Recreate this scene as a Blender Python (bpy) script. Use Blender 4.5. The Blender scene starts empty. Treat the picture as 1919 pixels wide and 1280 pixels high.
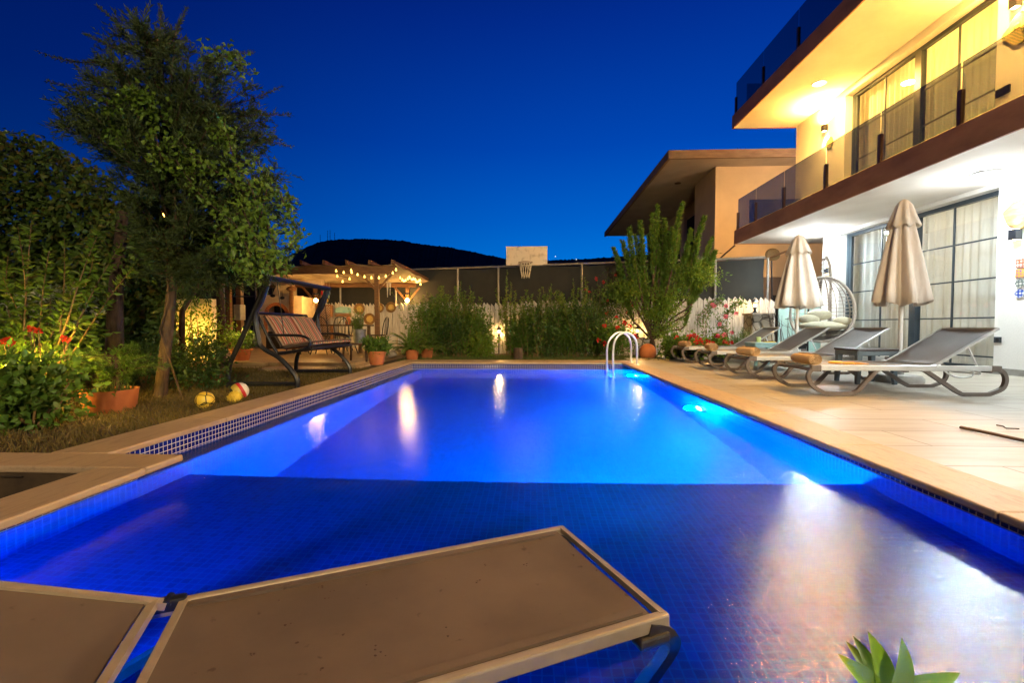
import bpy, math, random
import numpy as np
from mathutils import Vector, Matrix, Euler
random.seed(7); RNG = np.random.default_rng(11)
C = bpy.context.scene.collection
scene = bpy.context.scene
R = math.radians
PI = math.pi

# ------------------------------------------------------------------ camera
F_PX = 853.0; CAMH = 0.71
YAW, PITCH = R(2.38), R(1.88)
cam_d = bpy.data.cameras.new('camera'); cam = bpy.data.objects.new('camera', cam_d); C.objects.link(cam)
cam_d.sensor_width = 36; cam_d.lens = 16.0; cam_d.clip_start = 0.02; cam_d.clip_end = 5000
cam.location = (0, 0, CAMH); cam.rotation_euler = (PI/2-PITCH, 0, YAW)
scene.camera = cam
_RM = Euler((PI/2-PITCH, 0, YAW)).to_matrix()
def ray(px, py): return _RM @ Vector((px-959.5, 640-py, -F_PX))
def at(px, py, Y):
    d = ray(px, py); t = Y/d.y
    return Vector((d.x*t, Y, CAMH+d.z*t))
def gp(px, py, z=0.0):
    d = ray(px, py); t = (z-CAMH)/d.z
    return Vector((d.x*t, d.y*t, z))

# ------------------------------------------------------------------ materials
def nm(name):
    m = bpy.data.materials.new(name); m.use_nodes = True
    nt = m.node_tree; b = nt.nodes['Principled BSDF']
    return m, nt, b
def lk(nt, a, b): nt.links.new(a, b)
def coords(nt, kind='Object', scale=(1,1,1)):
    tc = nt.nodes.new('ShaderNodeTexCoord'); mp = nt.nodes.new('ShaderNodeMapping')
    mp.inputs['Scale'].default_value = scale
    lk(nt, tc.outputs[kind], mp.inputs['Vector']); return mp.outputs['Vector']
def noise(nt, vec, scale, detail=4, rough=0.55):
    n = nt.nodes.new('ShaderNodeTexNoise'); n.inputs['Scale'].default_value = scale
    n.inputs['Detail'].default_value = detail; n.inputs['Roughness'].default_value = rough
    lk(nt, vec, n.inputs['Vector']); return n.outputs['Fac']
def ramp(nt, fac, stops, interp='LINEAR'):
    r = nt.nodes.new('ShaderNodeValToRGB'); r.color_ramp.interpolation = interp
    els = r.color_ramp.elements
    while len(els) < len(stops): els.new(0.5)
    for e, (p, c) in zip(els, stops):
        e.position = p; e.color = (*c, 1) if len(c) == 3 else c
    lk(nt, fac, r.inputs['Fac']); return r.outputs['Color']
def bump(nt, b, h, strength=0.3, dist=0.01):
    n = nt.nodes.new('ShaderNodeBump'); n.inputs['Strength'].default_value = strength
    n.inputs['Distance'].default_value = dist; lk(nt, h, n.inputs['Height'])
    if b is not None: lk(nt, n.outputs['Normal'], b.inputs['Normal'])
    return n.outputs['Normal']
def mat(name, c1, c2=None, scale=8, rough=0.6, metal=0.0, bmp=0.0, bdist=0.01, stretch=(1,1,1), detail=5, spec=0.5, lo=0.35, hi=0.65):
    m, nt, b = nm(name)
    b.inputs['Roughness'].default_value = rough; b.inputs['Metallic'].default_value = metal
    b.inputs['Specular IOR Level'].default_value = spec
    if c2 is None: c2 = tuple(x*0.8 for x in c1)
    v = coords(nt, 'Object', stretch); f = noise(nt, v, scale, detail)
    lk(nt, ramp(nt, f, [(lo, c1), (hi, c2)]), b.inputs['Base Color'])
    if bmp: bump(nt, b, f, bmp, bdist)
    return m
def emis(name, col, s):
    m, nt, b = nm(name)
    b.inputs['Base Color'].default_value = (0.8, 0.8, 0.8, 1)
    b.inputs['Emission Color'].default_value = (*col, 1); b.inputs['Emission Strength'].default_value = s
    return m
def leafmat(name, cols, trans=0.35, rough=0.45):
    m, nt, b = nm(name)
    g = nt.nodes.new('ShaderNodeNewGeometry')
    n = len(cols)
    col = ramp(nt, g.outputs['Random Per Island'], [(i/max(1, n-1), c) for i, c in enumerate(cols)])
    lk(nt, col, b.inputs['Base Color']); b.inputs['Roughness'].default_value = rough
    b.inputs['Specular IOR Level'].default_value = 0.35
    t = nt.nodes.new('ShaderNodeBsdfTranslucent'); lk(nt, col, t.inputs['Color'])
    mx = nt.nodes.new('ShaderNodeMixShader'); mx.inputs[0].default_value = trans
    lk(nt, b.outputs[0], mx.inputs[1]); lk(nt, t.outputs[0], mx.inputs[2])
    lk(nt, mx.outputs[0], nt.nodes['Material Output'].inputs['Surface'])
    return m
def tiles(name, w, h, mortar, c1, c2, cm, rough=0.2, offset=0.0, bmp=0.25, dirt=None, kind='UV', rotate=False, mrough=0.7):
    m, nt, b = nm(name)
    tc = nt.nodes.new('ShaderNodeTexCoord'); mp = nt.nodes.new('ShaderNodeMapping')
    if rotate: mp.inputs['Rotation'].default_value = (0, 0, PI/2)
    lk(nt, tc.outputs[kind], mp.inputs['Vector'])
    k = nt.nodes.new('ShaderNodeTexBrick'); k.offset = offset; k.squash = 1
    k.inputs['Scale'].default_value = 1; k.inputs['Brick Width'].default_value = w; k.inputs['Row Height'].default_value = h
    k.inputs['Mortar Size'].default_value = mortar; k.inputs['Mortar Smooth'].default_value = 0.1; k.inputs['Bias'].default_value = 0
    k.inputs['Color1'].default_value = (*c1, 1); k.inputs['Color2'].default_value = (*c2, 1); k.inputs['Mortar'].default_value = (*cm, 1)
    lk(nt, mp.outputs['Vector'], k.inputs['Vector'])
    col = k.outputs['Color']
    if dirt:
        f = noise(nt, coords(nt, 'Object', dirt[1]), dirt[0], 6, 0.65)
        mx = nt.nodes.new('ShaderNodeMix'); mx.data_type = 'RGBA'; mx.blend_type = 'MULTIPLY'; mx.inputs['Factor'].default_value = 1
        lk(nt, col, mx.inputs['A']); lk(nt, ramp(nt, f, [(0.3, dirt[2]), (0.7, (1, 1, 1))]), mx.inputs['B'])
        col = mx.outputs['Result']
    lk(nt, col, b.inputs['Base Color'])
    rr = nt.nodes.new('ShaderNodeMapRange'); lk(nt, k.outputs['Fac'], rr.inputs['Value'])
    rr.inputs['To Min'].default_value = rough; rr.inputs['To Max'].default_value = mrough
    lk(nt, rr.outputs['Result'], b.inputs['Roughness'])
    inv = nt.nodes.new('ShaderNodeMath'); inv.operation = 'SUBTRACT'; inv.inputs[0].default_value = 1; lk(nt, k.outputs['Fac'], inv.inputs[1])
    bump(nt, b, inv.outputs[0], bmp, 0.002)
    return m

M = {}
M['mosaic'] = tiles('pool_mosaic', 0.035, 0.035, 0.0024, (0.0, 0.072, 0.44), (0.0, 0.105, 0.60), (0.0, 0.19, 0.68), 0.5)
M['mosaic_band'] = tiles('band_mosaic', 0.035, 0.035, 0.0022, (0.003, 0.006, 0.14), (0.005, 0.014, 0.22), (0.62, 0.56, 0.55), 0.12)
M['deck'] = tiles('deck_tile', 1.2, 0.4, 0.004, (0.33, 0.30, 0.25), (0.39, 0.355, 0.295), (0.17, 0.14, 0.10), 0.42, 0.5, 0.15, (2.2, (0.5, 3, 1), (0.70, 0.64, 0.56)))
def travertine(name, a, bcol):
    m, nt, b = nm(name); v = coords(nt, 'Object', (5, 1.0, 6))
    f = noise(nt, v, 5, 8, 0.65); lk(nt, ramp(nt, f, [(0.3, a), (0.5, bcol), (0.72, tuple(x*0.72 for x in a))]), b.inputs['Base Color'])
    pits = noise(nt, coords(nt, 'Object', (38, 9, 20)), 2.2, 3, 0.6)
    p2 = ramp(nt, pits, [(0.30, (0, 0, 0)), (0.38, (1, 1, 1))])
    bump(nt, b, p2, 0.5, 0.004); b.inputs['Roughness'].default_value = 0.5
    return m
M['travertine'] = travertine('travertine', (0.36, 0.25, 0.145), (0.42, 0.30, 0.18))
M['soil'] = mat('garden_soil', (0.10, 0.065, 0.03), (0.045, 0.028, 0.014), 5, 0.95, bmp=0.6, bdist=0.03)
M['patio'] = tiles('patio_slab', 0.5, 0.5, 0.004, (0.42, 0.30, 0.17), (0.48, 0.35, 0.2), (0.18, 0.12, 0.07), 0.4, 0.5, 0.1, (2, (1, 1, 1), (0.7, 0.65, 0.6)))
M['grass'] = leafmat('dry_grass', [(0.16, 0.11, 0.03), (0.10, 0.09, 0.025), (0.20, 0.14, 0.05)], 0.3, 0.7)
M['grass_green'] = leafmat('green_grass', [(0.06, 0.10, 0.02), (0.09, 0.13, 0.025), (0.13, 0.13, 0.03)], 0.3, 0.6)
M['hill'] = mat('hill_scrub', (0.050, 0.055, 0.035), (0.010, 0.014, 0.010), 0.045, 1.0)
M['stucco'] = mat('white_stucco', (0.80, 0.79, 0.76), (0.74, 0.73, 0.70), 60, 0.85, bmp=0.5, bdist=0.008)
M['soffit'] = mat('soffit_paint', (0.81, 0.78, 0.73), (0.70, 0.66, 0.60), 1.1, 0.8, detail=8, bmp=0.08)
M['fascia'] = mat('brown_fascia', (0.44, 0.22, 0.125), (0.26, 0.12, 0.07), 1.6, 0.7, bmp=0.2, stretch=(1, 1, 2.5), detail=9, lo=0.3, hi=0.72)
M['door_frame'] = mat('anthracite_frame', (0.035, 0.05, 0.065), (0.028, 0.042, 0.055), 8, 0.35)
M['post'] = mat('bronze_post', (0.05, 0.025, 0.015), (0.035, 0.018, 0.012), 10, 0.35, 0.4)
M['plastic'] = mat('taupe_plastic', (0.115, 0.09, 0.075), (0.085, 0.066, 0.055), 18, 0.45, bmp=0.1)
M['plastic_dark'] = mat('dark_brown_plastic', (0.040, 0.031, 0.024), (0.028, 0.022, 0.017), 18, 0.45, bmp=0.1)
M['alu'] = mat('painted_aluminium', (0.48, 0.49, 0.49), (0.42, 0.43, 0.43), 12, 0.3, 0.3)
M['gold_alu'] = mat('champagne_aluminium', (0.42, 0.34, 0.23), (0.36, 0.29, 0.19), 12, 0.35, 0.25)
M['steel'] = mat('stainless_steel', (0.75, 0.76, 0.78), (0.68, 0.69, 0.71), 20, 0.28, 0.75)
M['black_metal'] = mat('black_metal', (0.018, 0.02, 0.026), (0.012, 0.013, 0.017), 10, 0.35, 0.3)
M['grey_metal'] = mat('galvanised_steel', (0.30, 0.28, 0.25), (0.22, 0.20, 0.18), 12, 0.5, 0.5)
M['bucket'] = mat('zinc_bucket', (0.20, 0.20, 0.19), (0.13, 0.13, 0.12), 12, 0.45, 0.5)
M['terracotta'] = mat('terracotta', (0.42, 0.13, 0.035), (0.30, 0.085, 0.025), 5, 0.75, bmp=0.15)
M['wood'] = mat('pergola_timber', (0.19, 0.085, 0.03), (0.10, 0.045, 0.016), 6, 0.6, bmp=0.25, stretch=(1, 1, 7), detail=8)
M['darkwood'] = mat('dark_timber', (0.085, 0.04, 0.018), (0.05, 0.024, 0.012), 6, 0.5, bmp=0.2, stretch=(1, 1, 6))
M['picket'] = mat('weathered_white_board', (0.50, 0.50, 0.49), (0.30, 0.29, 0.27), 3.5, 0.75, bmp=0.25, stretch=(14, 14, 1.2), detail=8)
M['bark'] = mat('tree_bark', (0.085, 0.05, 0.03), (0.03, 0.018, 0.011), 9, 0.9, bmp=0.9, bdist=0.02, stretch=(3, 3, 0.5), detail=8)
M['stem'] = mat('green_wood_stem', (0.20, 0.12, 0.04), (0.12, 0.075, 0.03), 12, 0.7)
M['stone'] = mat('field_stone', (0.44, 0.38, 0.30), (0.26, 0.21, 0.16), 5, 0.85, bmp=0.5, bdist=0.02, detail=8)
M['oven'] = mat('lime_plaster', (0.66, 0.55, 0.38), (0.52, 0.42, 0.28), 5, 0.85, bmp=0.3)
M['brick'] = mat('arch_brick', (0.52, 0.19, 0.06), (0.38, 0.12, 0.04), 14, 0.85, bmp=0.4)
M['soot'] = mat('soot', (0.012, 0.01, 0.008), (0.02, 0.015, 0.01), 6, 0.95)
M['canopy'] = mat('canvas_awning', (0.34, 0.27, 0.19), (0.26, 0.20, 0.14), 3, 0.85)
M['towel'] = mat('tan_towel', (0.58, 0.39, 0.21), (0.48, 0.31, 0.16), 90, 0.95, bmp=0.6, bdist=0.006)
M['cushion_cream'] = mat('cream_cushion', (0.72, 0.67, 0.50), (0.64, 0.59, 0.43), 30, 0.9, bmp=0.2)
M['wicker'] = mat('grey_wicker', (0.58, 0.52, 0.46), (0.40, 0.34, 0.29), 60, 0.7, bmp=0.5, bdist=0.004)
M['straw'] = mat('woven_straw', (0.46, 0.34, 0.10), (0.30, 0.20, 0.06), 40, 0.8, bmp=0.5)
M['straw_dark'] = mat('dark_straw', (0.20, 0.11, 0.035), (0.13, 0.07, 0.02), 40, 0.8, bmp=0.5)
M['slice'] = mat('wood_slice', (0.50, 0.28, 0.08), (0.26, 0.12, 0.035), 7, 0.55, bmp=0.3, stretch=(1, 1, 4), detail=8)
M['net'] = mat('net_cord', (0.62, 0.56, 0.46), (0.5, 0.45, 0.36), 20, 0.9)
M['board'] = mat('scuffed_board', (0.62, 0.54, 0.45), (0.30, 0.24, 0.19), 6, 0.7, detail=9, lo=0.52, hi=0.72)
M['rim'] = mat('rusty_rim', (0.16, 0.08, 0.05), (0.10, 0.05, 0.03), 10, 0.7)
M['neigh'] = mat('beige_render', (0.62, 0.47, 0.30), (0.56, 0.42, 0.27), 2, 0.9, bmp=0.1)
M['neigh_roof'] = mat('roof_concrete', (0.30, 0.20, 0.13), (0.22, 0.14, 0.09), 3, 0.9, stretch=(1, 1, 4))
M['neigh_soffit'] = mat('old_soffit', (0.55, 0.47, 0.40), (0.44, 0.37, 0.31), 1.2, 0.9)
M['dark_wall'] = mat('dark_render', (0.18, 0.135, 0.11), (0.14, 0.105, 0.085), 3, 0.9)
M['blackhole'] = mat('dark_opening', (0.012, 0.011, 0.012), (0.016, 0.015, 0.016), 3, 0.9)
M['teal'] = mat('teal_paint', (0.12, 0.30, 0.33), (0.20, 0.36, 0.36), 7, 0.6)
M['tealpanel'] = mat('pale_teal_panel', (0.36, 0.52, 0.47), (0.30, 0.46, 0.42), 3, 0.6)
M['ltblue'] = mat('pale_blue_plastic', (0.22, 0.40, 0.46), (0.18, 0.34, 0.40), 8, 0.4)
M['bluegrey'] = mat('blue_grey_plastic', (0.11, 0.15, 0.18), (0.09, 0.12, 0.15), 8, 0.4)
M['darktop'] = mat('dark_brown_top', (0.045, 0.025, 0.02), (0.035, 0.02, 0.016), 8, 0.3)
M['cup'] = mat('lime_cup', (0.45, 0.60, 0.25), (0.40, 0.54, 0.22), 8, 0.4)
M['yellow'] = mat('yellow_cloth', (0.75, 0.55, 0.05), (0.65, 0.45, 0.04), 8, 0.7)
M['orange'] = mat('orange_plastic', (0.70, 0.30, 0.03), (0.62, 0.25, 0.02), 8, 0.5)
M['umb'] = mat('beige_umbrella_cloth', (0.74, 0.67, 0.61), (0.68, 0.61, 0.55), 9, 0.9, bmp=0.45, bdist=0.03, stretch=(3, 3, 0.9), detail=6)
M['white'] = mat('white_enamel', (0.78, 0.78, 0.77), (0.72, 0.72, 0.71), 8, 0.35)
M['concrete'] = mat('concrete_foot', (0.34, 0.33, 0.31), (0.26, 0.25, 0.23), 9, 0.85, bmp=0.2)
M['red'] = leafmat('red_petal', [(0.55, 0.02, 0.015), (0.42, 0.01, 0.01), (0.65, 0.04, 0.03)], 0.25, 0.5)
M['pink'] = leafmat('pink_petal', [(0.70, 0.10, 0.16), (0.75, 0.18, 0.22), (0.6, 0.06, 0.12)], 0.25, 0.5)
M['orangefl'] = leafmat('orange_red_petal', [(0.75, 0.07, 0.02), (0.6, 0.04, 0.01)], 0.25, 0.5)
M['lf_conifer'] = leafmat('conifer_needles', [(0.030, 0.055, 0.014), (0.045, 0.075, 0.018), (0.022, 0.040, 0.012), (0.055, 0.085, 0.02)], 0.25, 0.6)
M['lf_vine'] = leafmat('creeper_leaves', [(0.09, 0.18, 0.02), (0.13, 0.21, 0.025), (0.075, 0.15, 0.018), (0.11, 0.20, 0.022)], 0.4)
M['lf_ivy'] = leafmat('ivy_leaves', [(0.045, 0.095, 0.016), (0.07, 0.13, 0.02), (0.09, 0.15, 0.024), (0.12, 0.10, 0.02)], 0.3)
M['lf_light'] = leafmat('light_green_leaves', [(0.13, 0.25, 0.025), (0.17, 0.28, 0.03), (0.10, 0.20, 0.02), (0.22, 0.26, 0.035)], 0.5)
M['lf_mid'] = leafmat('mid_green_leaves', [(0.08, 0.17, 0.022), (0.11, 0.21, 0.026), (0.06, 0.13, 0.018), (0.15, 0.20, 0.03)], 0.4)
M['lf_dark'] = leafmat('dark_green_leaves', [(0.04, 0.085, 0.018), (0.055, 0.11, 0.02), (0.03, 0.065, 0.014)], 0.3)
M['lf_white'] = leafmat('variegated_leaves', [(0.50, 0.50, 0.42), (0.35, 0.40, 0.28), (0.10, 0.16, 0.05)], 0.3)
M['lf_palm'] = leafmat('fern_fronds', [(0.09, 0.17, 0.022), (0.13, 0.22, 0.028), (0.07, 0.14, 0.02)], 0.4)
M['lf_fore'] = mat('glossy_leaf', (0.16, 0.36, 0.02), (0.26, 0.44, 0.03), 9, 0.4)
M['warm_glow'] = emis('warm_bulb', (1.0, 0.66, 0.24), 60)
M['string_glow'] = emis('string_bulb', (1.0, 0.60, 0.10), 4)
M['cool_glow'] = emis('cool_diffuser', (0.86, 0.97, 1.0), 9)
M['down_glow'] = emis('downlight_glow', (1.0, 0.80, 0.42), 14)
M['sodium'] = emis('sodium_lamp', (1.0, 0.20, 0.015), 1.8)
M['pool_glow'] = emis('pool_lamp_lens', (0.25, 0.80, 1.0), 30)
M['far_glow'] = emis('far_light', (0.9, 0.95, 1.0), 2)

def clear_glass(name, tint, gl=0.02, ior=1.45):
    m, nt, b = nm(name); nt.nodes.remove(b)
    t = nt.nodes.new('ShaderNodeBsdfTransparent'); t.inputs['Color'].default_value = (*tint, 1)
    g = nt.nodes.new('ShaderNodeBsdfGlossy'); g.inputs['Roughness'].default_value = gl; g.inputs['Color'].default_value = (0.9, 0.9, 0.9, 1)
    fr = nt.nodes.new('ShaderNodeFresnel'); fr.inputs['IOR'].default_value = ior
    ge = nt.nodes.new('ShaderNodeNewGeometry'); inv = nt.nodes.new('ShaderNodeMath'); inv.operation = 'SUBTRACT'; inv.inputs[0].default_value = 1; lk(nt, ge.outputs['Backfacing'], inv.inputs[1])
    mu = nt.nodes.new('ShaderNodeMath'); mu.operation = 'MULTIPLY'; lk(nt, fr.outputs[0], mu.inputs[0]); lk(nt, inv.outputs[0], mu.inputs[1])   # reflect at the front face only
    mx = nt.nodes.new('ShaderNodeMixShader'); lk(nt, mu.outputs[0], mx.inputs[0]); lk(nt, t.outputs[0], mx.inputs[1]); lk(nt, g.outputs[0], mx.inputs[2])
    lk(nt, mx.outputs[0], nt.nodes['Material Output'].inputs['Surface']); return m
M['smoke_glass'] = clear_glass('smoked_glass', (0.44, 0.46, 0.48))
M['pane'] = clear_glass('window_glass', (0.88, 0.91, 0.94), 0.02, 1.7)
M['lantern_glass'] = clear_glass('lantern_glass', (0.95, 0.9, 0.8))

def cloth_sheet(name, c1, c2, trans, scale=8, stretch=(1, 1, 1)):
    m, nt, b = nm(name); v = coords(nt, 'Object', stretch); f = noise(nt, v, scale, 4)
    col = ramp(nt, f, [(0.35, c1), (0.65, c2)]); lk(nt, col, b.inputs['Base Color']); b.inputs['Roughness'].default_value = 0.9
    t = nt.nodes.new('ShaderNodeBsdfTranslucent'); lk(nt, col, t.inputs['Color'])
    mx = nt.nodes.new('ShaderNodeMixShader'); mx.inputs[0].default_value = trans
    lk(nt, b.outputs[0], mx.inputs[1]); lk(nt, t.outputs[0], mx.inputs[2]); lk(nt, mx.outputs[0], nt.nodes['Material Output'].inputs['Surface']); return m
M['curtain'] = cloth_sheet('sheer_curtain', (0.80, 0.77, 0.70), (0.72, 0.69, 0.61), 0.5, 6, (1, 6, 0.4))
M['screen'] = cloth_sheet('shade_net', (0.030, 0.030, 0.026), (0.022, 0.022, 0.02), 0.1, 3)

def sling(name, c1, c2, stain=None):
    m, nt, b = nm(name)
    v = coords(nt, 'Object')
    w1 = nt.nodes.new('ShaderNodeTexWave'); w1.bands_direction = 'X'; w1.inputs['Scale'].default_value = 160; lk(nt, v, w1.inputs['Vector'])
    w2 = nt.nodes.new('ShaderNodeTexWave'); w2.bands_direction = 'Y'; w2.inputs['Scale'].default_value = 160; lk(nt, v, w2.inputs['Vector'])
    ad = nt.nodes.new('ShaderNodeMath'); lk(nt, w1.outputs['Fac'], ad.inputs[0]); lk(nt, w2.outputs['Fac'], ad.inputs[1])
    f = noise(nt, v, 2.5, 7, 0.6)
    col = ramp(nt, f, [(0.35, c1), (0.62, c2)])
    if stain:
        n2 = noise(nt, v, 24, 3, 0.5)
        mx = nt.nodes.new('ShaderNodeMix'); mx.data_type = 'RGBA'; mx.blend_type = 'MULTIPLY'; mx.inputs['Factor'].default_value = 1
        lk(nt, col, mx.inputs['A']); lk(nt, ramp(nt, n2, [(0.24, (0.5, 0.4, 0.32)), (0.32, (1, 1, 1))]), mx.inputs['B']); col = mx.outputs['Result']
    lk(nt, col, b.inputs['Base Color'])
    b.inputs['Roughness'].default_value = 0.6; bump(nt, b, ad.outputs[0], 0.3, 0.0012)
    return m
M['sling'] = sling('grey_sling', (0.15, 0.135, 0.125), (0.18, 0.16, 0.15))
M['sling_brown'] = sling('brown_sling', (0.145, 0.103, 0.070), (0.105, 0.074, 0.050), True)

def stripes(name):
    m, nt, b = nm(name)
    tc = nt.nodes.new('ShaderNodeTexCoord'); sx = nt.nodes.new('ShaderNodeSeparateXYZ'); lk(nt, tc.outputs['Object'], sx.inputs[0])
    mu = nt.nodes.new('ShaderNodeMath'); mu.operation = 'MULTIPLY_ADD'; mu.inputs[1].default_value = 2.35; mu.inputs[2].default_value = 0.27; lk(nt, sx.outputs['Y'], mu.inputs[0])
    fr = nt.nodes.new('ShaderNodeMath'); fr.operation = 'FRACT'; lk(nt, mu.outputs[0], fr.inputs[0])
    cs = [(0.00, (0.07, 0.05, 0.04)), (0.06, (0.34, 0.26, 0.18)), (0.12, (0.20, 0.075, 0.035)), (0.18, (0.38, 0.31, 0.24)), (0.24, (0.40, 0.03, 0.04)), (0.30, (0.30, 0.22, 0.16)), (0.35, (0.09, 0.07, 0.055)),
          (0.41, (0.24, 0.19, 0.15)), (0.48, (0.30, 0.09, 0.04)), (0.55, (0.40, 0.33, 0.26)), (0.62, (0.10, 0.08, 0.065)), (0.68, (0.28, 0.20, 0.14)), (0.745, (0.36, 0.03, 0.045)), (0.79, (0.34, 0.27, 0.20)), (0.86, (0.13, 0.08, 0.05)), (0.93, (0.33, 0.26, 0.19))]
    lk(nt, ramp(nt, fr.outputs[0], cs, 'CONSTANT'), b.inputs['Base Color']); b.inputs['Roughness'].default_value = 0.9
    f = noise(nt, coords(nt), 120, 2); bump(nt, b, f, 0.2, 0.003)
    return m
M['stripes'] = stripes('striped_canvas')

def stone_mat(name):
    m, nt, b = nm(name); v = coords(nt, 'Object')
    vo = nt.nodes.new('ShaderNodeTexVoronoi'); vo.feature = 'DISTANCE_TO_EDGE'; vo.inputs['Scale'].default_value = 5.0; lk(nt, v, vo.inputs['Vector'])
    vc = nt.nodes.new('ShaderNodeTexVoronoi'); vc.inputs['Scale'].default_value = 5.0; lk(nt, v, vc.inputs['Vector'])
    sx = nt.nodes.new('ShaderNodeSeparateColor'); lk(nt, vc.outputs['Color'], sx.inputs[0])
    base = ramp(nt, sx.outputs[0], [(0, (0.46, 0.40, 0.31)), (0.5, (0.36, 0.30, 0.23)), (1, (0.52, 0.47, 0.38))])
    edge = ramp(nt, vo.outputs['Distance'], [(0.02, (0.35, 0.33, 0.3)), (0.07, (1, 1, 1))])
    mx = nt.nodes.new('ShaderNodeMix'); mx.data_type = 'RGBA'; mx.blend_type = 'MULTIPLY'; mx.inputs['Factor'].default_value = 1
    lk(nt, base, mx.inputs['A']); lk(nt, edge, mx.inputs['B']); lk(nt, mx.outputs['Result'], b.inputs['Base Color'])
    e2 = ramp(nt, vo.outputs['Distance'], [(0.0, (0, 0, 0)), (0.12, (1, 1, 1))]); bump(nt, b, e2, 0.8, 0.03); b.inputs['Roughness'].default_value = 0.9
    return m
M['masonry'] = stone_mat('rubble_masonry')

# ball patterns
def ball_mat(name, base, line, scale):
    m, nt, b = nm(name); v = coords(nt, 'Object')
    vo = nt.nodes.new('ShaderNodeTexVoronoi'); vo.feature = 'DISTANCE_TO_EDGE'; vo.inputs['Scale'].default_value = scale; vo.inputs['Randomness'].default_value = 0.75; lk(nt, v, vo.inputs['Vector'])
    lk(nt, ramp(nt, vo.outputs['Distance'], [(0.035, line), (0.06, base)]), b.inputs['Base Color']); b.inputs['Roughness'].default_value = 0.45
    return m
M['ball_yellow'] = ball_mat('yellow_panel_ball', (0.72, 0.50, 0.05), (0.02, 0.015, 0.01), 12)
def ball_mat2(name):
    m, nt, b = nm(name); tc = nt.nodes.new('ShaderNodeTexCoord')
    mp = nt.nodes.new('ShaderNodeMapping'); mp.inputs['Rotation'].default_value = (0.4, 0.7, 0.2); lk(nt, tc.outputs['Object'], mp.inputs['Vector'])
    sx = nt.nodes.new('ShaderNodeSeparateXYZ'); lk(nt, mp.outputs[0], sx.inputs[0])
    mr = nt.nodes.new('ShaderNodeMapRange'); mr.inputs['From Min'].default_value = -0.1; mr.inputs['From Max'].default_value = 0.1; lk(nt, sx.outputs['X'], mr.inputs['Value'])
    lk(nt, ramp(nt, mr.outputs[0], [(0, (0.02, 0.02, 0.02)), (0.2, (0.65, 0.48, 0.08)), (0.48, (0.55, 0.03, 0.03)), (0.64, (0.70, 0.66, 0.58)), (0.9, (0.05, 0.04, 0.04))], 'CONSTANT'), b.inputs['Base Color'])
    b.inputs['Roughness'].default_value = 0.4; return m
M['ball_band'] = ball_mat2('banded_ball')
def flower_tile(name, c, bg):
    m, nt, b = nm(name); v = coords(nt, 'Object', (1, 1, 1))
    vo = nt.nodes.new('ShaderNodeTexVoronoi'); vo.inputs['Scale'].default_value = 22; vo.inputs['Randomness'].default_value = 0.15; lk(nt, v, vo.inputs['Vector'])
    lk(nt, ramp(nt, vo.outputs['Distance'], [(0.2, c), (0.4, bg), (0.6, c)]), b.inputs['Base Color']); b.inputs['Roughness'].default_value = 0.2; return m
M['tile_a'] = flower_tile('red_glazed_tile', (0.45, 0.10, 0.06), (0.75, 0.7, 0.6))
M['tile_b'] = flower_tile('orange_glazed_tile', (0.65, 0.28, 0.06), (0.08, 0.06, 0.30))
M['tile_c'] = flower_tile('grey_glazed_tile', (0.10, 0.12, 0.12), (0.62, 0.62, 0.56))
M['tile_d'] = flower_tile('blue_glazed_tile', (0.02, 0.06, 0.35), (0.75, 0.75, 0.75))
M['green_sign'] = flower_tile('green_ornament', (0.02, 0.14, 0.09), (0.75, 0.45, 0.12))

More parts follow.
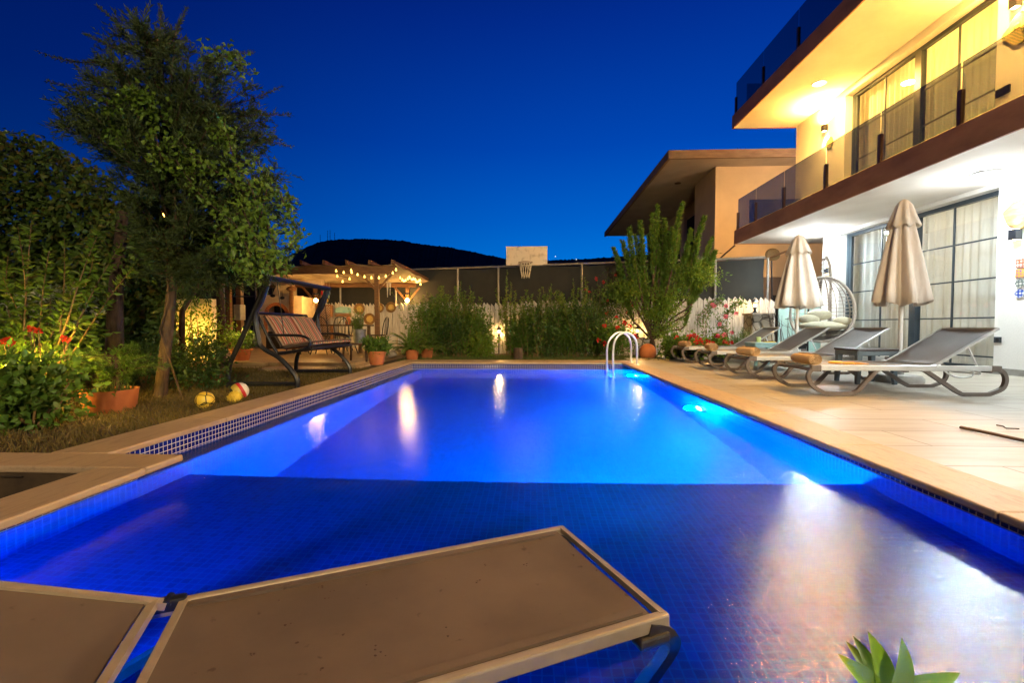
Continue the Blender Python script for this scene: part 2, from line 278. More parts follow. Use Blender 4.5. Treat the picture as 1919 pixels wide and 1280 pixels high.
ZWAT = -0.145
def water_mat():
    m, nt, b = nm('pool_water'); nt.nodes.remove(b)
    v = coords(nt, 'Object', (1, 1, 1))
    n1 = noise(nt, v, 7, 3, 0.5); n2 = noise(nt, coords(nt, 'Object', (1.2, 0.8, 1)), 55, 4, 0.6)
    bA = nt.nodes.new('ShaderNodeBump'); bA.inputs['Strength'].default_value = 0.07; bA.inputs['Distance'].default_value = 0.03; lk(nt, n1, bA.inputs['Height'])
    bB = nt.nodes.new('ShaderNodeBump'); bB.inputs['Strength'].default_value = 0.22; bB.inputs['Distance'].default_value = 0.006; lk(nt, n2, bB.inputs['Height']); lk(nt, bA.outputs[0], bB.inputs['Normal'])
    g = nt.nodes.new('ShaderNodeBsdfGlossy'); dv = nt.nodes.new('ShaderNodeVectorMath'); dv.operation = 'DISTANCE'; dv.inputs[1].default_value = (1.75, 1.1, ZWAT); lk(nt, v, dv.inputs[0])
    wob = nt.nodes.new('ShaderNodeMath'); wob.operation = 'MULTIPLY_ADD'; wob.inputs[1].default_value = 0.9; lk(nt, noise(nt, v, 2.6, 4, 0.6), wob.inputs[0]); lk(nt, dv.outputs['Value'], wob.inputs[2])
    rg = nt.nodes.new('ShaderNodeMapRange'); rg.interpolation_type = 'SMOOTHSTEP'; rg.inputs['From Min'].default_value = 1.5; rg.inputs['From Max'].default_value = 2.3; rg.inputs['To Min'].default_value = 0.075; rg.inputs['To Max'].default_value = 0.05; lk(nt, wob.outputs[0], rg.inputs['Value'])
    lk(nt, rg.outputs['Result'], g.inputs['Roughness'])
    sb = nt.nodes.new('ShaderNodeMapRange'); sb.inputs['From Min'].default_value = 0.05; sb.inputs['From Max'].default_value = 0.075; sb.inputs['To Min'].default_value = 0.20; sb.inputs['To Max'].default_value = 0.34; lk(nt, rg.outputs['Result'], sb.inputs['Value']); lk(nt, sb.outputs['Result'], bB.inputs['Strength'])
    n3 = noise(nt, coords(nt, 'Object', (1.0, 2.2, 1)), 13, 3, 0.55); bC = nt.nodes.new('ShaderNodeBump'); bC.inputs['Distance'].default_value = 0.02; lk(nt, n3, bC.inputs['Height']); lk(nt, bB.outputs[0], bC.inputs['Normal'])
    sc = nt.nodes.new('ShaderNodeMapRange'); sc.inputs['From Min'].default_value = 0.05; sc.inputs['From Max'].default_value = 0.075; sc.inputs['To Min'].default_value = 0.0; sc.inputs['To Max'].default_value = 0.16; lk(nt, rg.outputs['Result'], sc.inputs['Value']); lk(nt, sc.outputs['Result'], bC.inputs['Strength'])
    si = nt.nodes.new('ShaderNodeMapRange'); si.inputs['From Min'].default_value = 0.05; si.inputs['From Max'].default_value = 0.075; si.inputs['To Min'].default_value = 1.33; si.inputs['To Max'].default_value = 1.55; lk(nt, rg.outputs['Result'], si.inputs['Value'])  # sheen put into the material: reflection strengthened over the near right patch
    g.inputs['Color'].default_value = (0.85, 0.92, 1.0, 1); 
    rf = nt.nodes.new('ShaderNodeBsdfRefraction'); rf.inputs['IOR'].default_value = 1.33; rf.inputs['Roughness'].default_value = 0.10; lk(nt, bA.outputs[0], rf.inputs['Normal'])
    rf.inputs['Color'].default_value = (0.97, 0.99, 1, 1)
    lk(nt, bC.outputs[0], g.inputs['Normal']); fr = nt.nodes.new('ShaderNodeFresnel'); lk(nt, si.outputs['Result'], fr.inputs['IOR'])
    mx = nt.nodes.new('ShaderNodeMixShader'); lk(nt, fr.outputs[0], mx.inputs[0]); lk(nt, rf.outputs[0], mx.inputs[1]); lk(nt, g.outputs[0], mx.inputs[2])
    lk(nt, mx.outputs[0], nt.nodes['Material Output'].inputs['Surface']); return m
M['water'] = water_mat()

# ------------------------------------------------------------------ mesh helpers
class MB:
    def __init__(s): s.v = []; s.f = []
    def add(s, vs, fs):
        n = len(s.v); s.v += [tuple(p) for p in vs]; s.f += [tuple(i+n for i in f) for f in fs]; return s
    def quad(s, *ps): return s.add(ps, [tuple(range(len(ps)))])
    def box(s, a, b):
        x0, y0, z0 = [min(a[i], b[i]) for i in range(3)]; x1, y1, z1 = [max(a[i], b[i]) for i in range(3)]
        return s.add([(x0,y0,z0),(x1,y0,z0),(x1,y1,z0),(x0,y1,z0),(x0,y0,z1),(x1,y0,z1),(x1,y1,z1),(x0,y1,z1)],
                     [(0,3,2,1),(4,5,6,7),(0,1,5,4),(1,2,6,5),(2,3,7,6),(3,0,4,7)])
    def bbox(s, a, b, r=0.008):   # box with chamfered edges
        lo = [min(a[i], b[i]) for i in range(3)]; hi = [max(a[i], b[i]) for i in range(3)]
        r = min([r]+[(hi[i]-lo[i])*0.45 for i in range(3)])
        import bmesh
        bm = bmesh.new(); bmesh.ops.create_cube(bm, size=1)
        for v in bm.verts: v.co = Vector([(lo[i]+hi[i])/2+v.co[i]*(hi[i]-lo[i]) for i in range(3)])
        bmesh.ops.bevel(bm, geom=bm.edges[:], offset=r, segments=2, affect='EDGES', profile=0.5)
        bm.verts.ensure_lookup_table(); bm.verts.index_update()
        s.add([v.co[:] for v in bm.verts], [tuple(v.index for v in f.verts) for f in bm.faces]); bm.free(); return s
    def tube(s, pts, r, n=8, closed=False, sq=None, caps=True):
        pts = [Vector(p) for p in pts]; m = len(pts); rs = r if isinstance(r, (list, tuple)) else [r]*m
        up = None; rings = []
        for i, p in enumerate(pts):
            if closed: t = pts[(i+1) % m]-pts[i-1]
            else: t = (pts[min(i+1, m-1)]-pts[max(i-1, 0)])
            if t.length < 1e-9: t = Vector((0, 0, 1))
            t.normalize()
            if up is None:
                up = Vector((0, 0, 1)) if abs(t.z) < 0.95 else Vector((1, 0, 0))
            a = up - t*up.dot(t)
            if a.length < 1e-4: a = Vector((1, 0, 0)) - t*t.x
            a.normalize(); b = t.cross(a); up = a
            ring = []
            for k in range(n):
                th = 2*PI*k/n + (PI/4 if n == 4 else 0)
                sx, sy = sq if sq else (1, 1)
                ring.append(p + a*(math.cos(th)*rs[i]*sx) + b*(math.sin(th)*rs[i]*sy))
            rings.append(ring)
        vs = [q for ring in rings for q in ring]; fs = []
        for i in range(m if closed else m-1):
            j = (i+1) % m
            for k in range(n): fs.append((i*n+k, i*n+(k+1) % n, j*n+(k+1) % n, j*n+k))
        if not closed and caps:
            fs.append(tuple(range(n-1, -1, -1))); fs.append(tuple((m-1)*n+k for k in range(n)))
        return s.add(vs, fs)
    def lathe(s, prof, n=24, c=(0,0,0), cap=False):
        vs = []; fs = []; m = len(prof)
        for r, z in prof:
            for k in range(n): vs.append((c[0]+r*math.cos(2*PI*k/n), c[1]+r*math.sin(2*PI*k/n), c[2]+z))
        for i in range(m-1):
            for k in range(n): fs.append((i*n+k, i*n+(k+1) % n, (i+1)*n+(k+1) % n, (i+1)*n+k))
        if cap: fs.append(tuple(range(n-1, -1, -1))); fs.append(tuple((m-1)*n+k for k in range(n)))
        return s.add(vs, fs)
    def sphere(s, c, r, n=16, m=10, sc=(1,1,1)):
        prof = [(max(1e-4, r*math.sin(PI*i/m)), -r*math.cos(PI*i/m)) for i in range(m+1)]
        k = len(s.v); s.lathe(prof, n)
        for i in range(k, len(s.v)):
            q = s.v[i]; s.v[i] = (c[0]+q[0]*sc[0], c[1]+q[1]*sc[1], c[2]+q[2]*sc[2])
        return s
    def prism(s, poly, axis, a, b):   # poly in the other two axes
        def P(u, v, w): return {'x': (w, u, v), 'y': (u, w, v), 'z': (u, v, w)}[axis]
        n = len(poly)
        return s.add([P(u, v, a) for u, v in poly]+[P(u, v, b) for u, v in poly],
                     [tuple(range(n-1, -1, -1)), tuple(range(n, 2*n))]+[(i, (i+1) % n, n+(i+1) % n, n+i) for i in range(n)])
    def build(s, name, m, parent=None, smooth=False, world=True, kind=None):
        return link_mesh(name, np.array(s.v, dtype=np.float32), s.f, m, parent, smooth, world, kind)
def root_of(o):
    while o.parent: o = o.parent
    return o
def link_mesh(name, v, f, m, parent=None, smooth=False, world=True, kind=None):
    v = np.asarray(v, dtype=np.float32)
    if parent is not None and world:
        v = v - np.array(root_of(parent).location, dtype=np.float32)
    me = bpy.data.meshes.new(name); me.from_pydata(v.tolist(), [], f if isinstance(f, list) else f.tolist())
    if len(f) < 60000 and not name.startswith('leaf'):
        me.update(); uv = me.uv_layers.new(name='UVMap')
        vv = v
        buf = np.zeros((len(me.loops), 2), dtype=np.float32)
        for p in me.polygons:
            n = p.normal; ax = max(range(3), key=lambda i: abs(n[i]))
            a, b = [(1, 2), (0, 2), (0, 1)][ax]
            for li in p.loop_indices:
                q = vv[me.loops[li].vertex_index]; buf[li] = (q[a], q[b])
        uv.data.foreach_set('uv', buf.ravel())
    if smooth:
        me.polygons.foreach_set('use_smooth', [True]*len(me.polygons))
    if m is not None: me.materials.append(m)
    o = bpy.data.objects.new(name, me); C.objects.link(o)
    if parent is not None: o.parent = parent
    if kind: o['kind'] = kind
    if smooth and smooth != 'all':
        md = o.modifiers.new('wn', 'EDGE_SPLIT'); md.split_angle = R(40)
    return o
def tag(o, label, cat, group=None):
    o['label'] = label; o['category'] = cat
    if group: o['group'] = group
    return o
def thing(name, label, cat, loc=(0,0,0), group=None, rz=0):
    o = bpy.data.objects.new(name, None); C.objects.link(o); o.location = loc; o.rotation_euler = (0, 0, rz)
    o.empty_display_size = 0.1
    return tag(o, label, cat, group)
def copy_tree(o, parent=None, top=True):
    c = o.copy(); C.objects.link(c)
    if parent is not None: c.parent = parent
    for ch in [x for x in bpy.data.objects if x.parent == o]: copy_tree(ch, c, False)
    return c
def light(kind, loc, power, col, parent=None, radius=0.05, **kw):
    d = bpy.data.lights.new('lamp_bulb', kind); d.energy = power; d.color = col
    if kind in ('POINT', 'SPOT'): d.shadow_soft_size = radius
    for k, v in kw.items():
        if k != 'rot': setattr(d, k, v)
    o = bpy.data.objects.new('bulb_light', d); C.objects.link(o)
    o.location = loc
    if 'rot' in kw: o.rotation_euler = kw['rot']
    if parent is not None:
        o.parent = parent; o.location = Vector(loc)-Vector(root_of(parent).location)
    return o
def arc(cx, cz, r, a0, a1, n=8): return [(cx+r*math.cos(a0+(a1-a0)*i/n), cz+r*math.sin(a0+(a1-a0)*i/n)) for i in range(n+1)]
def smoothpath(pts, n=6):
    pts = [Vector(p) for p in pts]; out = []
    for i in range(len(pts)-1):
        p0 = pts[max(i-1, 0)]; p1 = pts[i]; p2 = pts[i+1]; p3 = pts[min(i+2, len(pts)-1)]
        for k in range(n):
            t = k/n
            out.append(0.5*((2*p1)+(p2-p0)*t+(2*p0-5*p1+4*p2-p3)*t*t+(3*p1-p0-3*p2+p3)*t**3))
    out.append(pts[-1]); return out

# ------------------------------------------------------------------ foliage helpers
def leaves(P, D, L, W, fold=0.25, N=None):
    """one folded diamond leaf per row: base P, axis D (unit), length L, width W"""
    P = np.asarray(P, float); n = len(P); D = np.asarray(D, float); D = D/np.maximum(np.linalg.norm(D, axis=1, keepdims=True), 1e-6)
    L = np.broadcast_to(L, (n,))[:, None]; W = np.broadcast_to(W, (n,))[:, None]
    rn = RNG.normal(size=(n, 3)) if N is None else N + RNG.normal(size=(n, 3))*0.35
    S = np.cross(D, rn); S /= np.maximum(np.linalg.norm(S, axis=1, keepdims=True), 1e-6)
    U = np.cross(S, D)
    mid = P + D*L*0.45
    v = np.stack([P, mid+S*W*0.5+U*W*fold, P+D*L - U*L*0.12, mid-S*W*0.5+U*W*fold], axis=1).reshape(-1, 3)
    base = (np.arange(n)*4)[:, None]
    f = np.concatenate([base+np.array([[0, 1, 2]]), base+np.array([[0, 2, 3]])], axis=0)
    return v, f
_q = at(311, 402, 1.0); LAMP_DIR = (_q.x, _q.z-CAMH)
class Foliage:
    def __init__(s): s.v = []; s.f = []; s.n = 0
    def add(s, P, D, L, W, fold=0.25, N=None):
        if len(P) == 0: return
        P = np.asarray(P, float); D = np.asarray(D, float)
        gap = (P[:, 0] < -2) & (np.hypot(P[:, 0]/P[:, 1]-LAMP_DIR[0], (P[:, 2]-CAMH)/P[:, 1]-LAMP_DIR[1]) < 0.013)   # the opening in the crown through which the street lamp is seen
        if gap.any():
            k = ~gap; P, D = P[k], D[k]
            if np.ndim(L): L = np.asarray(L)[k]
            if np.ndim(W): W = np.asarray(W)[k]
            if N is not None: N = N[k]
            if len(P) == 0: return
        v, f = leaves(P, D, L, W, fold, N); s.v.append(v); s.f.append(f+s.n); s.n += len(v)
    def build(s, name, m, parent):
        return link_mesh('leaf_'+name if False else name, np.concatenate(s.v), np.concatenate(s.f), m, parent) if s.n < 0 else _fol(name, np.concatenate(s.v), np.concatenate(s.f), m, parent)
def _fol(name, v, f, m, parent):
    if parent is not None: v = v - np.array(root_of(parent).location)
    me = bpy.data.meshes.new(name); nv, nf = len(v), len(f)
    me.vertices.add(nv); me.vertices.foreach_set('co', v.astype(np.float32).ravel())
    me.loops.add(nf*3); me.loops.foreach_set('vertex_index', f.astype(np.int32).ravel())
    me.polygons.add(nf); me.polygons.foreach_set('loop_start', (np.arange(nf)*3).astype(np.int32)); 
    me.update(calc_edges=True); me.validate()
    me.materials.append(m); o = bpy.data.objects.new(name, me); C.objects.link(o)
    if parent is not None: o.parent = parent
    return o
def rdir(n, up=0.0):
    d = RNG.normal(size=(n, 3)); d[:, 2] += up; return d/np.linalg.norm(d, axis=1, keepdims=True)
def clumps(fol, c, rad, nc, nl, cr, L, W, up=0.2, shell=0.55, droop=0.0):
    """leaf clumps spread through an ellipsoid, denser to its outside"""
    c = np.array(c); rad = np.array(rad)
    for _ in range(nc):
        d = rdir(1)[0]; rr = (shell+(1-shell)*RNG.random())*RNG.uniform(0.85, 1.1)
        cc = c + d*rad*rr
        if cc[2] < 0.0: cc[2] = abs(cc[2])*0.5
        n = max(3, int(nl*RNG.uniform(0.5, 1.4))); k = cr*RNG.uniform(0.6, 1.4)
        P = cc + RNG.normal(size=(n, 3))*k*np.array([1, 1, 0.7])
        D = rdir(n, up)*0.8 + d*0.8; D[:, 2] -= droop
        fol.add(P, D, L*RNG.uniform(0.6, 1.25, n), W*RNG.uniform(0.7, 1.2, n))
def shoot(fol, mb, base, tip, r, nl, L, W, bend=0.08, start=0.25, up=0.5, pairs=True, thick=None):
    """a stem with leaves ranked along it"""
    b = Vector(base); t = Vector(tip); m = (b+t)/2 + Vector(RNG.normal(size=3)*bend*(t-b).length)
    pts = [b*(1-s)**2 + m*2*s*(1-s) + t*s*s for s in np.linspace(0, 1, 7)]
    if mb is not None: mb.tube(pts, [r*(1-0.75*i/6) for i in range(7)], 5)
    s = start+(1-start)*np.sort(RNG.random(nl))
    P = np.array([list(b*(1-x)**2 + m*2*x*(1-x) + t*x*x) for x in s])
    ax = np.array((t-b).normalized())
    D = rdir(nl); D -= (D@ax)[:, None]*ax; D /= np.maximum(np.linalg.norm(D, axis=1, keepdims=True), 1e-6)
    D = D + ax*up
    fol.add(P, D, L*RNG.uniform(0.7, 1.2, nl)*(1-0.35*s), W*RNG.uniform(0.8, 1.2, nl)*(1-0.25*s))
    return pts
def blooms(t, pts, r, m, n=16):   # every bloom a part of its plant
    for p in pts:
        g_ = Foliage(); flowers(g_, [p], r*RNG.uniform(0.8, 1.15), n); g_.build('bloom', m, t)
def flowers(fol, pts, r, n=14):
    for p in pts:
        D = rdir(n, 0.3); fol.add(np.repeat(np.array([list(p)]), n, 0)+D*r*0.25, D, r, r*0.8, 0.1)

# ------------------------------------------------------------------ setting: ground, pool, deck
ZG = -0.06; ZW = -0.145; XL = -2.19; XR = 2.0; XT = -2.385; YF = 9.05; YN = -1.2; YS = 2.80
g = MB()
xs = [-1500, -3.9, -2.30, 2.25, 1500]; ys = [-1500, -1.5, 2.19, 9.6, 2500]
for i in range(4):
    for j in range(4):
        if i == 2 and j in (1, 2): continue
        if i == 1 and j == 1: continue
        if i == 1 and j == 2:
            g.quad((xs[1], ys[2], ZG), (-2.60, ys[2], ZG), (-2.60, ys[3], ZG), (xs[1], ys[3], ZG)); continue
        g.quad((xs[i], ys[j], ZG), (xs[i+1], ys[j], ZG), (xs[i+1], ys[j+1], ZG), (xs[i], ys[j+1], ZG))
# pit beside the near coping
g.quad((-3.9, -1.5, -0.42), (-2.2, -1.5, -0.42), (-2.2, 2.35, -0.42), (-3.9, 2.35, -0.42))
g.quad((-3.9, -1.5, -0.42), (-3.9, 2.19, -0.42), (-3.9, 2.19, ZG), (-3.9, -1.5, ZG))
g.quad((-3.9, 2.21, -0.42), (-2.2, 2.21, -0.42), (-2.2, 2.21, -0.04), (-3.9, 2.21, -0.04))
g.build('ground', M['soil'], kind='structure')

p = MB(); ZS = -0.475; ZD = -1.55
p.quad((XL, YN, ZS), (XR, YN, ZS), (XR, YS, ZS), (XL, YS, ZS))
p.quad((XL, YS, ZS), (XR, YS, ZS), (XR, YS, ZD), (XL, YS, ZD))
p.quad((XL, YS, ZD), (XR, YS, ZD), (XR, YF, ZD), (XL, YF, ZD))
p.quad((XL, YF, -0.035), (XR, YF, -0.035), (XR, YF, ZD), (XL, YF, ZD))
p.quad((XR, YN, -0.035), (XR, YF, -0.035), (XR, YF, ZD), (XR, YN, ZD))
p.quad((XL, YN, -0.035), (XL, 2.42, -0.035), (XL, 2.42, ZD), (XL, YN, ZD))
p.quad((XL, YN, -0.035), (XR, YN, -0.035), (XR, YN, ZS), (XL, YN, ZS))
# left wall below the ledge, with a rounded top edge
rr = 0.05; n = 6
prof = [(XL, ZD)]+[(XL-rr+rr*math.cos(PI/2*i/n), -0.19-rr+rr*math.sin(PI/2*i/n)) for i in range(n+1)]+[(XT, -0.19)]
for (a, b) in zip(prof[:-1], prof[1:]):
    p.quad((a[0], 2.42, a[1]), (a[0], YF, a[1]), (b[0], YF, b[1]), (b[0], 2.42, b[1]))
p.quad((XT, YF, -0.035), (XL, YF, -0.035), (XL, YF, -0.25), (XT, YF, -0.25))
p.build('pool_basin', M['mosaic'], kind='structure')
b = MB()
b.quad((XT, 2.3, -0.035), (XT, YF, -0.035), (XT, YF, -0.19), (XT, 2.3, -0.19))
b.build('tile_band', M['mosaic_band'], kind='structure')
# dry row of mosaic above the water line on the other walls, a few mm proud of the basin
b = MB(); e = 0.003
b.box((XR-e, YN, -0.035), (XR+0.01, YF, ZW+0.004)); b.box((XL-0.01, YN, -0.035), (XL+e, 2.42, ZW+0.004)); b.box((XL-0.3, YF-e, -0.035), (XR, YF+0.01, ZW+0.004))
b.build('waterline_tiles', M['mosaic_band'], kind='structure')
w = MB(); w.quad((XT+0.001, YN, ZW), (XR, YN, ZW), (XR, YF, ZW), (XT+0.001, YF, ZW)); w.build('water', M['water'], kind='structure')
# coping
def coping_run(mb, x0, x1, y0, y1, step, along):
    a = y0 if along == 'y' else x0; end = y1 if along == 'y' else x1
    while a < end-0.01:
        bb = min(a+step, end)
        if along == 'y': mb.bbox((x0, a+0.0012, -0.038), (x1, bb-0.0012, RNG.uniform(-0.0008, 0.0008)), 0.009)
        else: mb.bbox((a+0.0012, y0, -0.038), (bb-0.0012, y1, RNG.uniform(-0.0008, 0.0008)), 0.009)
        a = bb
cp = MB()
coping_run(cp, 1.79, 2.12, YN, YF-0.05, 1.0, 'y')
coping_run(cp, -2.71, XT+0.012, 2.434, YF-0.05, 1.0, 'y')
coping_run(cp, -2.195, -1.93, YN, 2.188, 0.9, 'y')
coping_run(cp, -4.1, -1.93, 2.19, 2.432, 1.1, 'x')
coping_run(cp, -2.71, 2.12, YF-0.048, YF+0.62, 1.0, 'x')
cp.build('pool_coping', M['travertine'], kind='structure')
# body of masonry under the copings so no gap shows
cb = MB(); cb.box((-2.69, 2.44, -0.5), (-2.40, YF+0.3, -0.039)); cb.box((-2.235, YN, -0.6), (-2.205, 2.185, -0.039)); cb.box((2.02, YN, -0.5), (2.11, YF, -0.039)); cb.box((-2.69, YF+0.31, -0.5), (2.11, YF+0.6, -0.039)); cb.box((-2.39, YF+0.015, -0.5), (2.015, YF+0.30, -0.039))
cb.build('coping_bed', M['concrete'], kind='structure')
d = MB(); d.box((2.121, -6, -0.2), (7.0, 10.4, -0.004)); d.box((3.0, 10.4, -0.2), (7.2, 14.5, -0.004)); d.build('deck_paving', M['deck'], kind='structure')
d = MB(); d.box((-2.2, -6, -0.6), (2.12, YN-0.002, -0.003)); d.build('near_deck', M['deck'], kind='structure')
# patio with one step
pt = MB(); pt.bbox((-9.5, 8.05, -0.3), (-3.15, 14.6, 0.06), 0.012); pt.bbox((-4.6, 7.45, -0.3), (-3.45, 8.05, 0.0), 0.012); pt.build('patio', M['patio'], kind='structure')

# grass
def grass(name, area, n, h, m, keep=None):
    P = np.stack([RNG.uniform(area[0], area[1], n), RNG.uniform(area[2], area[3], n), np.full(n, ZG)], axis=1)
    if keep: P = P[[keep(q) for q in P]]
    f = Foliage(); D = rdir(len(P), 0); D[:, 2] = np.abs(D[:, 2])+0.7
    f.add(P, D, h*RNG.uniform(0.5, 1.4, len(P)), 0.006+0.004*RNG.random(len(P)), 0.1)
    o = f.build(name, m, None); o['kind'] = 'stuff'; return o
tag(grass('grass', (-6.0, -2.77, 2.53, 8.0), 30000, 0.055, M['grass']), 'short dry brown grass on the garden soil left of the pool', 'grass')
tag(grass('grass', (-2.9, 3.0, 9.69, 11.6), 14000, 0.075, M['grass_green']), 'thin green grass strip behind the far end of the pool', 'grass')

# hill silhouette at 800 m
ridge = [(-900, 560), (-300, 540), (200, 515), (430, 500), (520, 488), (548, 477), (575, 463), (602, 452), (640, 449), (690, 448), (740, 450), (790, 458), (840, 464), (880, 471), (920, 480), (960, 488), (1010, 489), (1070, 487), (1130, 484), (1200, 478), (1300, 476), (1500, 484), (1900, 500), (2600, 540)]
rx = np.array([q[0] for q in ridge], float); ry = np.array([q[1] for q in ridge], float)
hx = np.linspace(-900, 2600, 1400); hy = np.interp(hx, rx, ry)
hy = np.convolve(np.pad(hy, 6, 'edge'), np.ones(13)/13, 'valid') - np.abs(RNG.normal(size=len(hx)))*0.8 - 1.0*np.maximum(0, np.sin(hx*0.11)*np.sin(hx*0.043))
hv = []; hf = []
for i, (x, y) in enumerate(zip(hx, hy)):
    t = at(x, y, 800.0); foot = Vector((t.x*0.62, 470, -2)); mid = Vector((t.x*0.86, 660, t.z*0.62)); back = Vector((t.x*1.3, 1250, -2))
    hv += [foot, mid, t, back]
    if i: 
        for k in range(3): hf.append(((i-1)*4+k, i*4+k, i*4+k+1, (i-1)*4+k+1))
hill = link_mesh('hill', np.array([list(q) for q in hv]), hf, M['hill']); hill['kind'] = 'structure'
for px_, py_, nm_ in ((600, 440, 'leftmost and shortest thin radio mast on the dark hill summit'), (614, 432, 'tallest thin radio mast on the dark hill summit, left one of the close pair'), (618.5, 431, 'thin radio mast on the dark hill summit, right one of the close pair'), (627, 436, 'rightmost thin radio mast on the dark hill summit')):
    t = at(px_, py_, 795); b_ = at(px_, 455, 795)
    mm = MB(); mm.tube([b_-Vector((0, 0, 6)), t], [0.55, 0.25], 6)
    for q in (0.5, 0.75, 0.95):
        c_ = b_.lerp(t, q); mm.box((c_.x-0.9, c_.y-0.3, c_.z-0.25), (c_.x+0.9, c_.y+0.3, c_.z+0.25))
    tag(mm.build('radio_mast', M['black_metal']), nm_, 'mast', 'radio masts on the hill')

for px_, py_, lb_ in ((1041, 480.5, 'brighter tiny white light on the far hills right of the hoop'), (1080, 486, 'fainter tiny white light on the far hills, farther right')):
    q = MB(); q.sphere(at(px_, py_, 780), 0.7, 8, 6); tag(q.build('distant_lamp', M['far_glow'], None, 'all'), lb_, 'light', 'lights on the hills')

# ------------------------------------------------------------------ the house
house = thing('house', 'white two storey house with brown edged balcony slabs and smoked glass balustrades', 'house', (7.0, 5, 0))
XW = 7.0; YE0 = 11.30; YE1 = 12.5; YB = -5.0; XB = 11.5
Z1, Z1t, Z2, Z2t = 2.87, 3.20, 6.01, 6.33
gd0, gd1, ud0, ud1 = 7.18, 10.70, 7.29, 10.62
h = MB()
h.box((XW, YB, 0), (XW+0.25, gd0, Z1)); h.box((XW, gd1, 0), (XW+0.25, YE0, Z1)); h.box((XW, gd0, 2.80), (XW+0.25, gd1, Z1))
h.box((XW+0.25, YE0-0.25, 0), (XB, YE0, Z1)); h.box((XB, YB, 0), (XB+0.2, YE0, Z1)); h.box((XW+0.25, YB, 0), (XB, YB+0.2, Z1))
h.box((XW, YB, Z1t), (XW+0.25, ud0, Z2)); h.box((XW, ud1, Z1t), (XW+0.25, YE1, Z2)); h.box((XW, ud0, 5.86), (XW+0.25, ud1, Z2))
h.box((XW+0.25, YE1-0.25, Z1t), (XB, YE1, Z2)); h.box((XB, YB, Z1t), (XB+0.2, YE1, Z2)); h.box((XW+0.25, YB, Z1t), (XB, YB+0.2, Z2))
h.build('wall', M['stucco'], house)
h = MB(); h.box((XW-0.015, YB, 0), (XW-0.001, gd0-0.02, 0.09)); h.box((XW-0.015, gd1+0.02, 0), (XW-0.001, YE0, 0.09)); h.build('plinth', M['concrete'], house)
h = MB(); h.box((7.25, YB+0.2, -0.05), (XB, YE0-0.25, 0.02)); h.build('floor', M['concrete'], house)
def slab(x0, yend, z0, z1, nm_):
    s = MB(); s.box((x0+0.03, YB, z0), (XB+0.25, yend-0.03, z1)); o = s.build(nm_, M['soffit'], house)
    f = MB(); f.box((x0, YB, z0-0.012), (x0+0.029, yend, z1+0.01)); f.box((x0+0.03, yend-0.029, z0-0.012), (XB+0.25, yend, z1+0.01)); f.build('fascia', M['fascia'], o)
slab(5.3, 12.2, Z1, Z1t, 'balcony_slab'); slab(5.37, 12.6, Z2, Z2t, 'roof_slab')
def balustrade(x0, yend, zt, ys, top):
    for a, b in zip(ys[:-1], ys[1:]):
        q = MB(); q.box((x0+0.05, a-0.015, zt+0.04), (x0+0.062, b+0.015, top)); q.build('glass_panel', M['smoke_glass'], house)
    for y in ys:
        q = MB(); q.bbox((x0+0.028, y-0.03, zt-0.12), (x0+0.085, y+0.03, zt+0.46), 0.006); q.build('balcony_post', M['post'], house)
    q = MB(); q.box((x0+0.35, yend-0.062, zt+0.04), (XB-0.5, yend-0.05, top)); q.build('glass_panel', M['smoke_glass'], house)
balustrade(5.3, 12.2, Z1t, [12.12, 11.18, 9.97, 8.6, 7.31, 6.0, 4.7, 3.4, 2.1], 4.0)
balustrade(5.37, 12.6, Z2t, [12.5, 11.08, 9.68, 8.28, 6.88, 5.48, 4.1], 7.16)
def sliding_door(y0, y1, z0, z1, mull, vbars, hbars):
    X = XW+0.16
    f = MB(); fr = 0.07
    f.box((X, y0, z0), (X+0.08, y0+fr, z1)); f.box((X, y1-fr, z0), (X+0.08, y1, z1)); f.box((X, y0+fr, z1-fr), (X+0.08, y1-fr, z1)); f.box((X, y0+fr, z0), (X+0.08, y1-fr, z0+fr))
    f.box((X-0.01, mull-0.07, z0+fr), (X+0.09, mull+0.07, z1-fr))
    f.box((X+0.012, y0+fr, z0+fr), (X+0.07, y0+fr+0.06, z1-fr)); f.box((X+0.012, y1-fr-0.06, z0+fr), (X+0.07, y1-fr, z1-fr))
    dr = f.build('sliding_door', M['door_frame'], house)
    gb = MB()
    for y in vbars: gb.box((X+0.028, y-0.012, z0+fr+.001), (X+0.052, y+0.012, z1-fr-.001))
    for z in hbars:
        for a, b in ((y0+fr+0.061, mull-0.071), (mull+0.071, y1-fr-0.061)):
            gb.box((X+0.030, a, z-0.012), (X+0.050, b, z+0.012))
    gb.build('glazing_bar', M['door_frame'], dr)
    for a, b in ((y0+fr+0.061, mull-0.071), (mull+0.071, y1-fr-0.061)):
        q = MB(); q.box((X+0.036, a, z0+fr+.001), (X+0.044, b, z1-fr-.001)); q.build('pane', M['pane'], dr)
    q = MB(); q.tube(smoothpath([(X+0.01, y0+fr+0.03, z0+1.02), (X-0.035, y0+fr+0.03, z0+1.02), (X-0.035, y0+fr+0.03, z0+1.2), (X+0.01, y0+fr+0.03, z0+1.2)], 3), 0.009, 6); q.build('handle', M['black_metal'], dr)
sliding_door(gd0, gd1, 0.02, 2.80, 8.87, (8.11, 9.71), (0.23, 0.85, 1.47, 2.09))
sliding_door(ud0, ud1, Z1t+0.02, 5.86, 8.89, (8.12, 9.72), (3.75, 4.4, 5.05))
